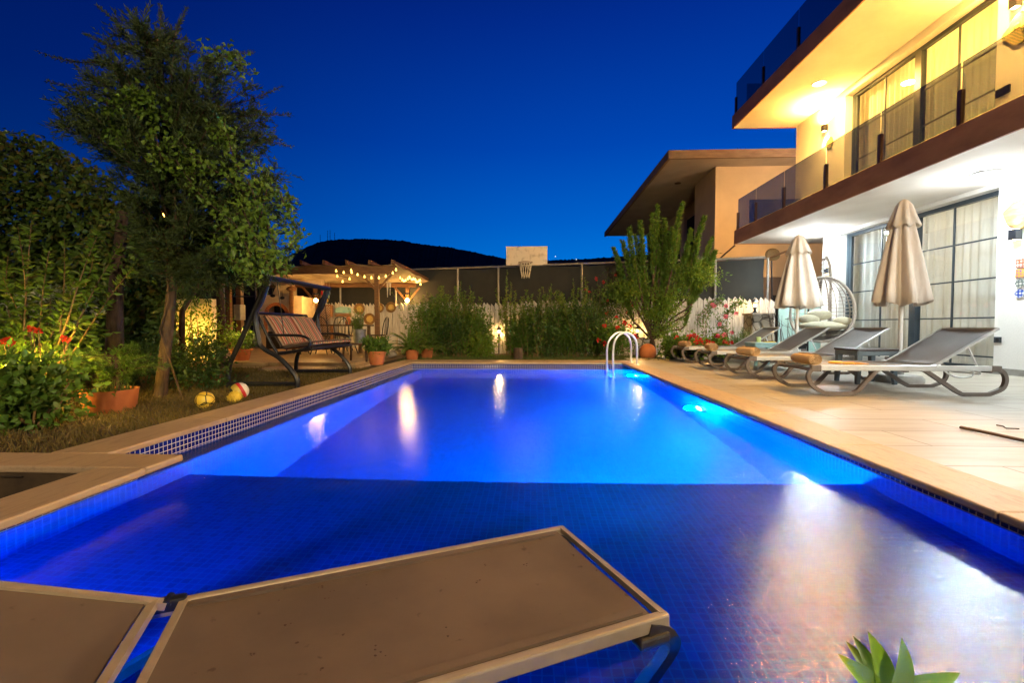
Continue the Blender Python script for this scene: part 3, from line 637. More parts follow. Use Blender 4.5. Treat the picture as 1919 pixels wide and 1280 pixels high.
# curtains
def curtain(y0, y1, z0, z1, label, amp=0.035, x=XW+0.42, swing=0.0):
    n = int((y1-y0)/0.018); v = []; f = []
    ph = RNG.uniform(0, 6)
    for i in range(n+1):
        y = y0+(y1-y0)*i/n
        for k, z in enumerate((z0, z0+(z1-z0)*0.4, z0+(z1-z0)*0.75, z1)):
            t = 1-0.35*k/3
            yy = y + swing*(1-k/3)**1.5*(1-i/n)
            v.append((x+amp*t*math.sin(yy*38+ph+1.3*math.sin(yy*7))+0.012*math.sin(yy*91), yy, z))
        if i:
            for k in range(3): f.append(((i-1)*4+k, i*4+k, i*4+k+1, (i-1)*4+k+1))
    tag(link_mesh('curtain', np.array(v), f, M['curtain'], None, 'all'), label, 'curtain', 'sheer curtains behind the glass doors')
curtain(gd0-0.1, 8.88, 0.04, 2.86, 'sheer cream curtain behind the right half of the ground floor glass door')
curtain(8.94, 10.1, 0.04, 2.86, 'sheer cream curtain behind the left half of the ground floor glass door', swing=0.0)
curtain(10.15, gd1+0.1, 0.04, 2.86, 'pale curtain drawn aside at the left edge of the ground floor glass door', amp=0.05)
curtain(ud0-0.1, 8.88, Z1t+0.03, 5.95, 'golden lit sheer curtain behind the right half of the upper glass door')
curtain(8.94, ud1+0.1, Z1t+0.03, 5.95, 'golden lit sheer curtain behind the left half of the upper glass door')
for (y, z, pw, col) in ((8.6, 2.6, 150, (1, 0.86, 0.60)), (8.6, 5.6, 520, (1, 0.55, 0.10))):  # unseen room lamps, assumed from the lit curtains
    t = thing('ceiling_lamp', 'assumed room lamp, unseen behind the %s curtains' % ('ground floor' if z < 3 else 'upper floor'), 'lamp', (9.0, y, z), 'assumed room lamps')
    q = MB(); q.lathe([(0.0, 0.0), (0.16, 0.0), (0.18, 0.05), (0.1, 0.12), (0, 0.12)], 20, (9.0, y, z)); q.build('lamp_shade', M['white'], t, True)
    q = MB(); q.tube([(9.0, y, z+0.11), (9.0, y, z+(0.30 if z < 3 else 0.40))], 0.008, 6); q.build('cord', M['black_metal'], t)
    light('POINT', (9.0, y, z-0.15), pw, col, t, 0.12)
# ceiling lamps
for i, (y, lab) in enumerate(((10.55, 'round cool white ceiling lamp under the balcony, the far one by the house corner'), (6.72, 'round cool white ceiling lamp under the balcony above the right end of the glass door'), (2.7, 'added round cool white ceiling lamp under the balcony nearest the viewer, out of view'), (-1.2, 'added round cool white ceiling lamp under the balcony, unseen behind the viewer'))):  # the two nearer lamps are added out of view, for near water reflections
    t = thing('ceiling_lamp', lab, 'ceiling lamp', (6.36, y, Z1), 'lamps under the balcony')
    q = MB(); q.lathe([(0.16, 0), (0.165, -0.02), (0.158, -0.03)], 28, (6.36, y, Z1)); q.build('rim', M['alu'], t, True)
    q = MB(); q.lathe([(0.157, -0.028), (0.15, -0.045), (0.10, -0.056), (0.001, -0.06)], 28, (6.36, y, Z1)); q.build('diffuser', M['cool_glow'], t, True)
    light('AREA', (6.36, y, Z1-0.07), 100, (0.80, 0.95, 1.0), t, shape='DISK', size=0.28, rot=(0, 0, 0))
    light('POINT', (6.36, y, Z1-0.22), 52, (0.92, 0.97, 1.0), t, 0.10)
for i, (y, lab) in enumerate(((10.35, 'round recessed warm downlight in the upper soffit near the left end of the upper door'), (6.55, 'added round recessed warm downlight in the upper soffit above the right end of the upper door, out of view'), (2.6, 'added round recessed warm downlight in the upper soffit nearest the viewer, out of view'))):  # the two nearer downlights are added out of view to light the foreground
    t = thing('downlight', lab, 'ceiling lamp', (6.26, y, Z2), 'downlights in the upper soffit')
    q = MB(); q.lathe([(0.15, 0), (0.148, -0.012), (0.12, -0.014)], 28, (6.26, y, Z2)); q.build('rim', M['white'], t, True)
    q = MB(); q.lathe([(0.119, -0.010), (0.06, -0.014), (0.001, -0.015)], 28, (6.26, y, Z2)); q.build('diffuser', M['down_glow'], t, True)
    light('AREA', (6.26, y, Z2-0.03), 420, (1.0, 0.50, 0.10), t, shape='DISK', size=0.24, rot=(0, 0, 0))
# wall lamps throwing light up and down
def sconce(y, z, col, pw, lab):
    t = thing('wall_lamp', lab, 'wall lamp', (XW, y, z), 'up and down wall lamps on the house')
    q = MB(); q.bbox((XW-0.11, y-0.055, z-0.075), (XW-0.012, y+0.055, z+0.075), 0.006); q.box((XW-0.012, y-0.04, z-0.05), (XW-0.0005, y+0.04, z+0.05)); q.build('housing', M['black_metal'], t)
    for z_ in (z+0.0755, z-0.079): q = MB(); q.box((XW-0.095, y-0.04, z_), (XW-0.03, y+0.04, z_+0.0035)); q.build('lens', M['down_glow'], t)
    for s in (1, -1):
        light('SPOT', (XW-0.085, y, z+s*0.10), pw*(2.2 if s > 0 and z > 3 else 1.0 if s > 0 else 0.45), col, t, 0.03, spot_size=R(158 if s > 0 and z > 3 else 90), spot_blend=1.0 if s > 0 else 0.6, rot=(PI if s > 0 else 0, 0, 0))
sconce(11.02, 2.02, (0.95, 0.96, 1.0), 50, 'lit dark wall lamp left of the ground floor glass door, above the egg chair')
sconce(6.87, 2.03, (0.92, 0.96, 1.0), 24, 'lit dark wall lamp below the wood slice at the right edge of the picture')
sconce(2.6, 2.02, (0.85, 0.95, 1.0), 60, 'assumed lit dark wall lamp on the ground floor wall nearest the viewer, out of view')  # assumed lamp, lies out of view
sconce(11.24, 5.42, (1.0, 0.50, 0.10), 420, 'lit wall lamp on the upper floor above the small green ornament')
sconce(6.98, 5.37, (1.0, 0.50, 0.10), 420, 'lit upper floor wall lamp above the carved green ornament')
sconce(2.6, 5.40, (1.0, 0.50, 0.10), 420, 'assumed lit wall lamp on the upper floor nearest the viewer, out of view')  # assumed as well, unseen from the camera
# wall ornaments
q = MB(); o_ = []
for k in range(26):
    a = 2*PI*k/26; rr = 1+0.10*math.sin(a*3+1)+0.06*math.sin(a*7)
    o_.append((6.87+0.19*math.cos(a)*rr, 2.33+0.21*math.sin(a)*rr))
q.prism(o_, 'x', XW-0.035, XW-0.001); tag(q.build('wood_slice', M['slice']), 'irregular wood slice hung on the white wall above the right wall lamp', 'wall ornament')
for k, (mm, lab) in enumerate((('tile_a', 'square red and cream ceramic tile, top of the four hung below the right wall lamp'), ('tile_b', 'square orange and blue ceramic tile, second of the four hung below the right wall lamp'), ('tile_c', 'scalloped grey ceramic tile, third of the four hung below the right wall lamp'), ('tile_d', 'scalloped blue and white ceramic tile, lowest of the four hung below the right wall lamp'))):
    z = 1.62-0.145*k; q = MB(); yy = 6.83
    if k < 2: q.bbox((XW-0.016, yy-0.065, z-0.065), (XW-0.001, yy+0.065, z+0.065), 0.004)
    else: q.prism([(yy+0.062*(1+0.1*math.cos(8*a))*math.cos(a), z+0.062*(1+0.1*math.cos(8*a))*math.sin(a)) for a in [2*PI*i/48 for i in range(48)]], 'x', XW-0.016, XW-0.001)
    tag(q.build('ceramic_tile', M[mm]), lab, 'wall tile', 'ceramic tiles on the wall')
def socket(y, z, lab):
    t = thing('wall_socket', lab, 'socket', (XW, y, z))
    q = MB(); q.bbox((XW-0.012, y-0.055, z-0.045), (XW-0.001, y+0.055, z+0.045), 0.004); q.build('plate', M['door_frame'], t)
    q = MB(); n_ = 14
    q.prism([(y+0.026*math.cos(2*PI*i/n_), z+0.026*math.sin(2*PI*i/n_)) for i in range(n_)], 'x', XW-0.017, XW-0.0125); q.build('outlet', M['blackhole'], t)
socket(7.12, 0.51, 'dark power socket low on the white wall right of the glass door')
q = MB(); q.bbox((XW-0.03, 7.06, 4.14), (XW-0.001, 7.26, 4.26), 0.005)
for k in range(4): q.box((XW-0.034, 7.08, 4.155+k*0.025), (XW-0.0305, 7.24, 4.167+k*0.025))
tag(q.build('wall_vent', M['black_metal']), 'dark oblong vent on the upper wall right of the upper glass door', 'vent')
q = MB(); q.prism([(6.93+0.22*math.cos(a)*(1+0.15*math.cos(5*a)), 4.98+0.2*math.sin(a)*(1+0.12*math.cos(4*a))) for a in [2*PI*i/60 for i in range(60)]], 'x', XW-0.04, XW-0.001)
q.sphere((XW-0.045, 6.97, 5.02), 0.05, 12, 8, (0.4, 1, 1)); q.sphere((XW-0.045, 6.86, 4.93), 0.045, 12, 8, (0.4, 1, 1))
tag(q.build('carved_ornament', M['green_sign']), 'carved green and gold ornament on the upper wall at the right edge', 'wall ornament')
q = MB(); q.prism([(11.11+0.11*math.cos(a), 5.01+0.12*math.sin(a)*(1+0.2*math.cos(3*a))) for a in [2*PI*i/40 for i in range(40)]], 'x', XW-0.03, XW-0.001)
tag(q.build('carved_ornament', M['green_sign']), 'small green ornament on the upper wall below the left upper wall lamp', 'wall ornament')
# assumed flood lamp, unseen, added to light the neighbours' wall orange
t = thing('wall_lamp', 'assumed orange flood lamp, unseen on the end wall of the white house', 'wall lamp', (8.2, YE1, 5.4))
q = MB(); q.bbox((8.1, YE1, 5.35), (8.3, YE1+0.12, 5.5), 0.01); q.build('housing', M['black_metal'], t)
light('SPOT', (8.2, YE1+0.16, 5.35), 330, (1.0, 0.68, 0.40), t, 0.06, spot_size=R(165), spot_blend=0.5, rot=(R(75), 0, R(25)))

# ------------------------------------------------------------------ neighbours' house
nb = thing('neighbour_house', 'beige flat roofed house with deep dark eaves beyond the fence', 'house', (8, 16, 0))
ZR = 6.0
q = MB(); q.prism([(4.3, 14.6), (14, 14.6), (14, 27), (4.3, 27)], 'z', ZR, ZR+0.05); q.build('soffit', M['neigh_soffit'], nb)
q = MB(); q.box((4.28, 14.58, ZR-0.04), (14.02, 14.66, ZR+0.22)); q.box((4.28, 14.66, ZR-0.04), (4.36, 27, ZR+0.22)); q.box((4.36, 14.66, ZR+0.06), (14, 27, ZR+0.2)); q.build('roof', M['neigh_roof'], nb)
q = MB(); q.box((6.1, 15.5, 2.35), (14, 15.75, ZR)); q.box((6.1, 15.75, 0), (6.35, 17.4, ZR)); q.box((6.9, 17.4, 0), (7.1, 26, ZR)); q.build('wall', M['neigh'], nb)
q = MB(); q.box((6.1, 15.48, 0), (14, 15.74, 2.34)); q.build('lower_wall', M['dark_wall'], nb)
q = MB(); q.box((6.86, 17.5, 2.9), (6.899, 20.5, 5.4)); q.box((6.86, 21.5, 2.9), (6.899, 24, 5.4)); q.build('window', M['blackhole'], nb)
q = MB(); q.box((8.0, 15.46, 0.2), (9.3, 15.479, 1.75)); q.build('doorway', M['blackhole'], nb)
q = MB(); q.tube(smoothpath([(8.7, 15.2, 6.19), (8.8, 15.2, 6.5), (9.3, 15.2, 6.75), (9.32, 15.2, 6.2)], 5), 0.025, 6); q.build('roof_pipe', M['grey_metal'], nb)
q = MB(); q.lathe([(0.12, 0), (0.10, -0.02), (0.001, -0.03)], 14, (5.4, 17.2, ZR-0.001)); q.build('soffit_lamp', M['darkwood'], nb)
q = MB(); a, b_ = at(1340, 492, 13.2), at(1377, 460, 11.9); q.tube([a, b_], 0.022, 6)
tag(q.build('brace_pole', M['darkwood']), 'thin dark pole rising from the fence to the end of the balcony slab', 'pole')
t = thing('straw_fan', 'round straw fan on a pole by the right end of the screened fence', 'ornament', at(1448, 500, 12.4))
c_ = at(1448, 477, 12.4); q = MB(); q.sphere(c_, 0.20, 16, 10, (1, 0.25, 0.85)); q.build('fan', M['straw_dark'], t, 'all')
q = MB(); q.tube([at(1448, 660, 12.4), at(1446, 487, 12.4)], 0.02, 6); q.build('pole', M['black_metal'], t)
q = MB(); q.tube([at(1340, 489, 12.35), at(1440, 484, 12.35), at(1475, 470, 12.0)], 0.025, 6); q.build('rail', M['wood'], t)

# ------------------------------------------------------------------ fences
def fl(x): return 12.75 - 0.215*x     # line of the picket fence
def ft(x): return fl(x)+0.42
mf = thing('screen_fence', 'tall dark netted fence on metal posts behind the white pickets', 'fence', (0, ft(0), 0))
X0, X1 = -13.0, 5.95
q = MB(); q.tube([(X0, ft(X0), 2.47), (X1, ft(X1), 2.47)], 0.03, 8); q.build('rail', M['grey_metal'], mf, True)
v = []; f = []; n = 260
for i in range(n+1):
    x = X0+(X1-X0)*i/n
    for k in range(8):
        z = 0.05+2.4*k/7
        v.append((x, ft(x)+0.06+0.03*math.sin(x*2.1+z*2)*math.sin(z*3+x)+0.012*math.sin(x*9+z*14), z-0.04*abs(math.sin(x*1.05))*(k == 7)))
    if i:
        for k in range(7): f.append(((i-1)*8+k, i*8+k, i*8+k+1, (i-1)*8+k+1))
link_mesh('netting', np.array(v), f, M['screen'], mf, 'all')
for px_ in (300, 420, 480, 555, 638, 742, 858, 934, 1090, 1340, 1438):
    lo, hi = -14.0, 8.0
    for _ in range(40):
        m_ = (lo+hi)/2
        pr = m_/ft(m_)
        d_ = ray(px_, 560); lo, hi = (m_, hi) if pr < d_.x/d_.y else (lo, m_)
    q = MB(); q.tube([(m_, ft(m_), ZG), (m_, ft(m_), 2.46)], 0.032, 8); q.build('post', M['grey_metal'], mf, True)
pf = thing('picket_fence', 'weathered white picket fence with jagged pointed boards behind the garden', 'fence', (0, fl(0), 0))
q = MB(); rl = MB(); x = -9.2; k = 0
th = math.atan(-0.215); cs, sn = math.cos(th), math.sin(th)
def along(u, vv, z): return (u*cs - vv*sn, 12.75 + u*sn + vv*cs, z)
u = -9.4
while u < 6.05:
    wd = RNG.uniform(0.10, 0.125); hgt = 1.42 + RNG.uniform(-0.035, 0.035) + 0.03*math.sin(u*1.7); lean = RNG.normal()*0.006; off = RNG.uniform(-0.004, 0.004)
    pk = RNG.uniform(0.1, 0.35)
    poly = [(u, ZG), (u+wd, ZG), (u+wd+lean, hgt-0.09), (u+wd*pk+lean, hgt), (u+lean, hgt-0.07)]
    n = len(poly)
    q.add([along(a, off-0.011, b_) for a, b_ in poly]+[along(a, off+0.011, b_) for a, b_ in poly], [tuple(range(n)), tuple(range(2*n-1, n-1, -1))]+[(i, n+i, n+(i+1) % n, (i+1) % n) for i in range(n)])
    u += wd+RNG.uniform(0.003, 0.014)
q.build('boards', M['picket'], pf)
for z in (0.3, 1.1):
    rl.add([along(a, b_, c_) for a in (-9.4, 6.1) for b_ in (0.02, 0.06) for c_ in (z, z+0.09)], [(0, 1, 3, 2), (4, 6, 7, 5), (0, 4, 5, 1), (2, 3, 7, 6), (0, 2, 6, 4), (1, 5, 7, 3)])
rl.build('rails', M['picket'], pf)
# pale teal panels right of the stone pillar
t = thing('garden_gate', 'pale teal panelled gate at the right end of the picket fence', 'gate', (6.6, 11.6, 0))
q = MB(); q.bbox((6.15, 11.6, 0.0), (6.85, 11.64, 1.25), 0.008); q.bbox((6.9, 11.6, 0.0), (7.6, 11.64, 1.25), 0.008); q.build('leaf', M['tealpanel'], t)
q = MB(); q.tube([(6.86, 11.57, 0), (6.86, 11.57, 1.3)], 0.02, 6); q.tube([(6.3, 11.57, 0.9), (7.5, 11.57, 0.9)], 0.01, 6); q.build('frame', M['black_metal'], t)
# backboard
bb_c = at(987, 479, ft(0.0)-0.10)
bk = thing('basketball_hoop', 'scuffed pale backboard with rusty rim and white net on the fence', 'basketball hoop', (bb_c.x, bb_c.y, 2.3))
Yb = bb_c.y; a, b_ = at(948.5, 497, Yb), at(1026, 461, Yb)
q = MB(); q.bbox((a.x, Yb, a.z), (b_.x, Yb+0.03, b_.z), 0.006); q.build('backboard', M['board'], bk)
cx = (a.x+b_.x)/2-0.03; zr = at(985, 494, Yb).z; ry_ = Yb-0.24
q = MB(); q.tube([(cx+0.19*math.cos(2*PI*i/28), ry_+0.19*math.sin(2*PI*i/28), zr) for i in range(28)], 0.011, 6, True)
q.box((cx-0.1, Yb-0.05, zr-0.03), (cx+0.1, Yb, zr+0.012)); q.build('rim', M['rim'], bk, True)
q = MB(); zb = zr-0.40; nn = 14
for s in (1, -1):
    for k in range(nn):
        pts = []
        for j in range(7):
            tt = j/6; a_ = 2*PI*(k+s*0.9*tt)/nn; r_ = 0.19*(1-0.42*tt**0.7)+0.006*RNG.normal()
            pts.append((cx+r_*math.cos(a_), ry_+r_*math.sin(a_), zr+(zb-zr)*tt+0.008*RNG.normal()))
        q.tube(pts, 0.006, 4)
for k in range(nn): 
    a_ = 2*PI*k/nn; q.tube([(cx+0.11*math.cos(a_), ry_+0.11*math.sin(a_), zb), (cx+0.11*math.cos(a_), ry_+0.11*math.sin(a_), zb-0.05*RNG.random())], 0.006, 4)
q.build('net', M['net'], bk)

# ------------------------------------------------------------------ sun loungers
def lounger(name, label, group, backang=32.0, sl='sling', rail='alu', W=0.70, L=1.96, hz=0.31, hg=1.27, gap=0.03, pl='plastic', cap=0.0):
    t = thing(name, label, 'sun lounger', (0, 0, 0), group)
    bl = 0.72; ca, sa = math.cos(R(backang)), math.sin(R(backang))
    for s, y in ((-1, 0.02), (1, W-0.02)):
        q = MB(); q.bbox((0.10 if cap == 0 else 0.015, y-0.02+cap*0.15, hz-0.055+cap*0.3), (L-0.13, y+0.02-cap*0.15, hz), 0.006); q.build('side_rail', M[rail], t, world=False)
        # front and rear leg loops
        fr = smoothpath([(0.085, hz-0.03), (0.015, hz-0.06), (0.0, hz-0.13), (0.05, hz-0.22), (0.16, 0.022)], 4)+[Vector((0.20, 0.018)), Vector((0.44, 0.018)), Vector((0.50, 0.05)), Vector((0.68, hz-0.05)), Vector((0.72, hz-0.035))]
        q = MB(); q.tube([(p_[0], y, p_[1]) for p_ in fr], 0.028, 4, sq=(0.95, 0.85)); q.bbox((0.02, y-0.024, hz-0.065-cap*0.4), (0.12, y+0.024, hz+0.002-cap), 0.008); q.build('leg', M[pl], t, world=False)
        rr_ = [Vector((1.10, hz-0.035)), Vector((1.16, hz-0.05)), Vector((1.47, 0.05)), Vector((1.53, 0.018)), Vector((1.78, 0.018))]+smoothpath([(1.80, 0.02), (1.92, 0.075), (1.955, 0.16), (1.93, hz-0.07), (1.86, hz-0.03)], 4)
        q = MB(); q.tube([(p_[0], y, p_[1]) for p_ in rr_], 0.028, 4, sq=(0.95, 0.85)); q.bbox((L-0.16, y-0.024, hz-0.06), (L-0.06, y+0.024, hz+0.002), 0.008); q.build('leg', M[pl], t, world=False)
    for x in (0.5, 1.0): q = MB(); q.box((x-0.02, 0.04, hz-0.07), (x+0.02, W-0.04, hz-0.045)); q.build('cross_bar', M[pl], t, world=False)
    q = MB(); q.bbox((0.03, 0.045, hz-0.062), (0.10, W-0.045, hz-0.034), 0.01); q.build('end_bar', M[pl], t, world=False)
    # seat sling, sagging slightly
    def sheet_mesh(x0, x1, fn):
        nx, ny = 24, 14; v = []; f = []
        for i in range(nx+1):
            for j in range(ny+1):
                a, b = i/nx, j/ny
                sag = 0.016*math.sin(PI*b)*min(1, 4*math.sin(PI*a)+0.1)+0.0025*math.sin(9*a+4*b)*math.sin(PI*b)+0.0007*math.exp(-((a-0.07-0.25*(b-0.5)**2)/0.02)**2)*math.sin(PI*b)
                v.append(fn(x0+(x1-x0)*a, 0.035+(W-0.07)*b, -sag))
        for i in range(nx):
            for j in range(ny): f.append((i*(ny+1)+j, (i+1)*(ny+1)+j, (i+1)*(ny+1)+j+1, i*(ny+1)+j+1))
        nb_ = len(v); v += [(x_, y_, z_-0.004) for x_, y_, z_ in v]; f += [tuple(nb_+k for k in reversed(q_)) for q_ in f]
        return np.array(v), f
    v, f = sheet_mesh(0.06 if gap > 0.03 else 0.09, hg-gap, lambda x, y, z: (x, y, hz-0.006+z)); link_mesh('seat', v, f, M[sl], t, 'all', world=False)
    v, f = sheet_mesh(gap, bl, lambda x, y, z: (hg+x*ca-z*sa, y, hz+x*sa+z*ca)); link_mesh('backrest', v, f, M[sl], t, 'all', world=False)
    q = MB()
    for y in (0.035, W-0.035): q.tube([(hg, y, hz-0.004), (hg+bl*ca, y, hz-0.004+bl*sa)], 0.021, 4, sq=(0.7, 0.9))
    for x in (gap-0.018, bl): q.tube([(hg+x*ca, 0.035, hz+x*sa-0.004), (hg+x*ca, W-0.035, hz+x*sa-0.004)], 0.016, 4)
    q.tube([(hg-gap+0.01, 0.03, hz-0.008), (hg-gap+0.01, W-0.03, hz-0.008)], 0.014, 4)
    q.build('backrest_frame', M[rail], t, world=False)
    for y in (0.022, W-0.022):
        q = MB(); q.bbox((hg-0.045, y-0.017, hz-0.028), (hg+0.045, y+0.017, hz+0.010), 0.008); q.tube([(hg, y-0.024, hz), (hg, y+0.024, hz)], 0.012, 10); q.build('hinge', M['steel' if not cap else 'black_metal'], t, True, world=False)
    for y in (0.055, W-0.055):
        q = MB(); q.box((0.08, y-0.012, hz-0.012), (hg-gap-0.01, y+0.012, hz-0.0005)); q.build('hem', M[sl], t, world=False)
    if cap:
        q = MB(); q.tube([(0.03, 0.02, hz-0.008), (0.03, W-0.02, hz-0.008)], 0.013, 4); q.build('foot_rail', M[rail], t, world=False)
    if backang > 5:
        q = MB(); mx_, mz_ = hg+0.42*ca, hz+0.42*sa-0.02
        for y in (0.08, W-0.08): q.tube([(mx_, y, mz_), (mx_+0.14, y, hz-0.09)], 0.010, 6)
        q.tube([(mx_+0.14, 0.08, hz-0.09), (mx_+0.14, W-0.08, hz-0.09)], 0.010, 6)
        q.tube(smoothpath([(1.40, 0.09, hz-0.05), (1.52, 0.09, hz-0.12), (1.68, 0.09, hz-0.12), (1.70, 0.09, hz-0.06), (1.66, 0.09, hz-0.05)], 4), 0.009, 6)
        q.build('support_strut', M['steel'], t, world=False)
    return t
GL = 'sun loungers along the right side of the pool'
L0 = lounger('sun_lounger', 'grey sun lounger nearest the viewer on the right deck, an orange item by its towel', GL)
pos = [(2.87, 4.80), (2.91, 6.22), (2.91, 7.52), (2.97, 9.02)]
labs = ['', 'grey sun lounger on the right deck, just behind the dark topped side table', 'grey sun lounger on the right deck, just in front of the pale blue side table', 'farthest grey sun lounger on the right deck, its foot end beside the red geraniums']
LG = [L0]
for i, (x, y) in enumerate(pos):
    o = L0 if i == 0 else copy_tree(L0)
    o.location = (x, y, 0)
    if i: o['label'] = labs[i]; LG.append(o)
    if i in (1, 2, 3): o.rotation_euler = (0, 0, R((0, 1.2, -0.8, 0.6)[i]))
# lounger standing in the pool in front of the viewer
A = Vector((0.112, 1.797)); 
fo = lounger('sun_lounger', 'brown mesh sun lounger with champagne rails standing in the shallow water in the foreground', 'sun lounger in the pool', 20.0, 'sling_brown', 'gold_alu', W=0.625, L=1.96, hz=0.395, hg=1.31, gap=0.05, pl='plastic_dark', cap=0.045)
fo.rotation_euler = (0, 0, R(180+24.7)); fo.location = (A.x+0.03*math.cos(R(24.7)), A.y+0.03*math.sin(R(24.7)), ZS)
# crumbs and dry bits on it
# towels
def towel_mesh():
    v = []; f = []; n = 90; th0 = 0.010; turns = 3.2; Lw = 0.40
    pr = []
    for i in range(n+1):
        a = 2*PI*turns*i/n; r = 0.012+0.058*i/n
        pr.append((r*math.cos(a), r*math.sin(a)))
    outer = []; inner = []
    for i in range(n+1):
        a = 2*PI*turns*i/n; r = 0.012+0.058*i/n
        outer.append(((r+th0/2)*math.cos(a), (r+th0/2)*math.sin(a))); inner.append(((r-th0/2)*math.cos(a), (r-th0/2)*math.sin(a)))
    m_ = 9
    for j in range(m_+1):
        y = -Lw/2+Lw*j/m_; e_ = 1+0.02*math.sin(j*2.1); en = 0.93 if j in (0, m_) else 1.0
        for (x, z) in outer: v.append((x*e_*en, y+0.004*math.sin(x*60), (z*0.88)*e_*en+0.066))
        for (x, z) in inner: v.append((x*e_, y, (z*0.88)*e_+0.066))
    k = 2*(n+1)
    for j in range(m_):
        for i in range(n):
            a = j*k+i; f.append((a, a+1, a+k+1, a+k)); b = j*k+n+1+i; f.append((b, b+k, b+k+1, b+1))
    for j, fl_ in ((0, 1), (m_, 0)):
        for i in range(n):
            a = j*k+i; b = j*k+n+1+i; q_ = (a, b, b+1, a+1); f.append(q_ if fl_ else q_[::-1])
    for j in range(m_):
        a = j*k+n; f.append((a, a+n+1, a+n+1+k, a+k))
    return np.array(v), f
tv, tf = towel_mesh()
tw0 = None
for i, (x, y) in enumerate(pos):
    lab = ['rolled tan towel on the nearest lounger, beside the orange item', 'rolled tan towel on the second nearest lounger', 'rolled tan towel on the lounger second from the far end', 'rolled tan towel on the farthest lounger, beside the red geraniums'][i]
    if tw0 is None: tw0 = link_mesh('rolled_towel', tv, tf, M['towel'], None, True); o = tw0
    else: o = tw0.copy(); C.objects.link(o)
    o.location = (x+0.13, y+0.30, 0.295); o.rotation_euler = (0, 0, R([-4, 6, -9, 3][i])); o.scale = ((1.0, 1, 1), (1.05, 0.95, 1.05), (1.08, 1.0, 1.1), (0.95, 0.95, 1))[i]
    tag(o, lab, 'towel', 'rolled towels on the loungers')
q = MB(); q.sphere((3.27, 5.02, 0.325), 0.05, 12, 8, (1.6, 0.8, 0.35)); q.sphere((3.40, 5.0, 0.318), 0.035, 10, 6, (2.2, 0.5, 0.4)); q.tube([(3.45, 4.99, 0.316), (3.58, 4.97, 0.314)], [0.010, 0.004], 6)
tag(q.build('snorkel_bag', M['orange'], None, 'all'), 'small orange and yellow item lying beside the towel on the nearest lounger', 'beach item')

# side tables
def side_table(x, y, w, d_, hgt, top, leg, lab, grp):
    t = thing('side_table', lab, 'side table', (x, y, 0), grp)
    q = MB(); q.bbox((x-w/2, y-d_/2, hgt-0.03), (x+w/2, y+d_/2, hgt), 0.01); q.build('tabletop', M[top], t)
    q = MB()
    for s in (-1, 1):
        # arched apron
        ar = [(-w/2+0.02, hgt-0.031), (w/2-0.02, hgt-0.031), (w/2-0.02, hgt-0.10)]+[(w/2-0.075, hgt-0.085)]+[(-w/2+0.075, hgt-0.085), (-w/2+0.02, hgt-0.10)]
        q.prism([(x+a, b) for a, b in ar], 'y', y+s*(d_/2-0.02)-0.01, y+s*(d_/2-0.02)+0.01)
        q.prism([(y+a*d_/w, b) for a, b in ar], 'x', x+s*(w/2-0.02)-0.0105, x+s*(w/2-0.02)+0.0105)
    q.build('apron', M[leg], t)
    for sx in (-1, 1):
        for sy in (-1, 1):
            q = MB(); cx_, cy_ = x+sx*(w/2-0.045), y+sy*(d_/2-0.045)
            q.tube([(cx_+sx*0.015, cy_+sy*0.015, 0), (cx_, cy_, hgt-0.07)], [0.028, 0.042], 4); q.build('leg', M[leg], t)
    return t
side_table(4.22, 5.92, 0.50, 0.44, 0.44, 'darktop', 'bluegrey', 'blue grey plastic side table with dark brown top between the two nearest loungers', 'side tables between the loungers')
side_table(4.26, 8.56, 0.46, 0.42, 0.42, 'ltblue', 'ltblue', 'pale blue plastic side table holding the green cup', 'side tables between the loungers')
q = MB(); q.lathe([(0.0, 0.421), (0.035, 0.421), (0.042, 0.52), (0.044, 0.52), (0.038, 0.515), (0.032, 0.428), (0.0, 0.428)], 20, (4.18, 8.54, 0)); tag(q.build('cup', M['cup'], None, True), 'lime green cup on the pale blue side table', 'cup')
q = MB(); q.bbox((4.29, 8.46, 0.421), (4.45, 8.60, 0.437), 0.006); tag(q.build('folded_cloth', M['yellow']), 'folded yellow cloth on the pale blue side table', 'cloth')

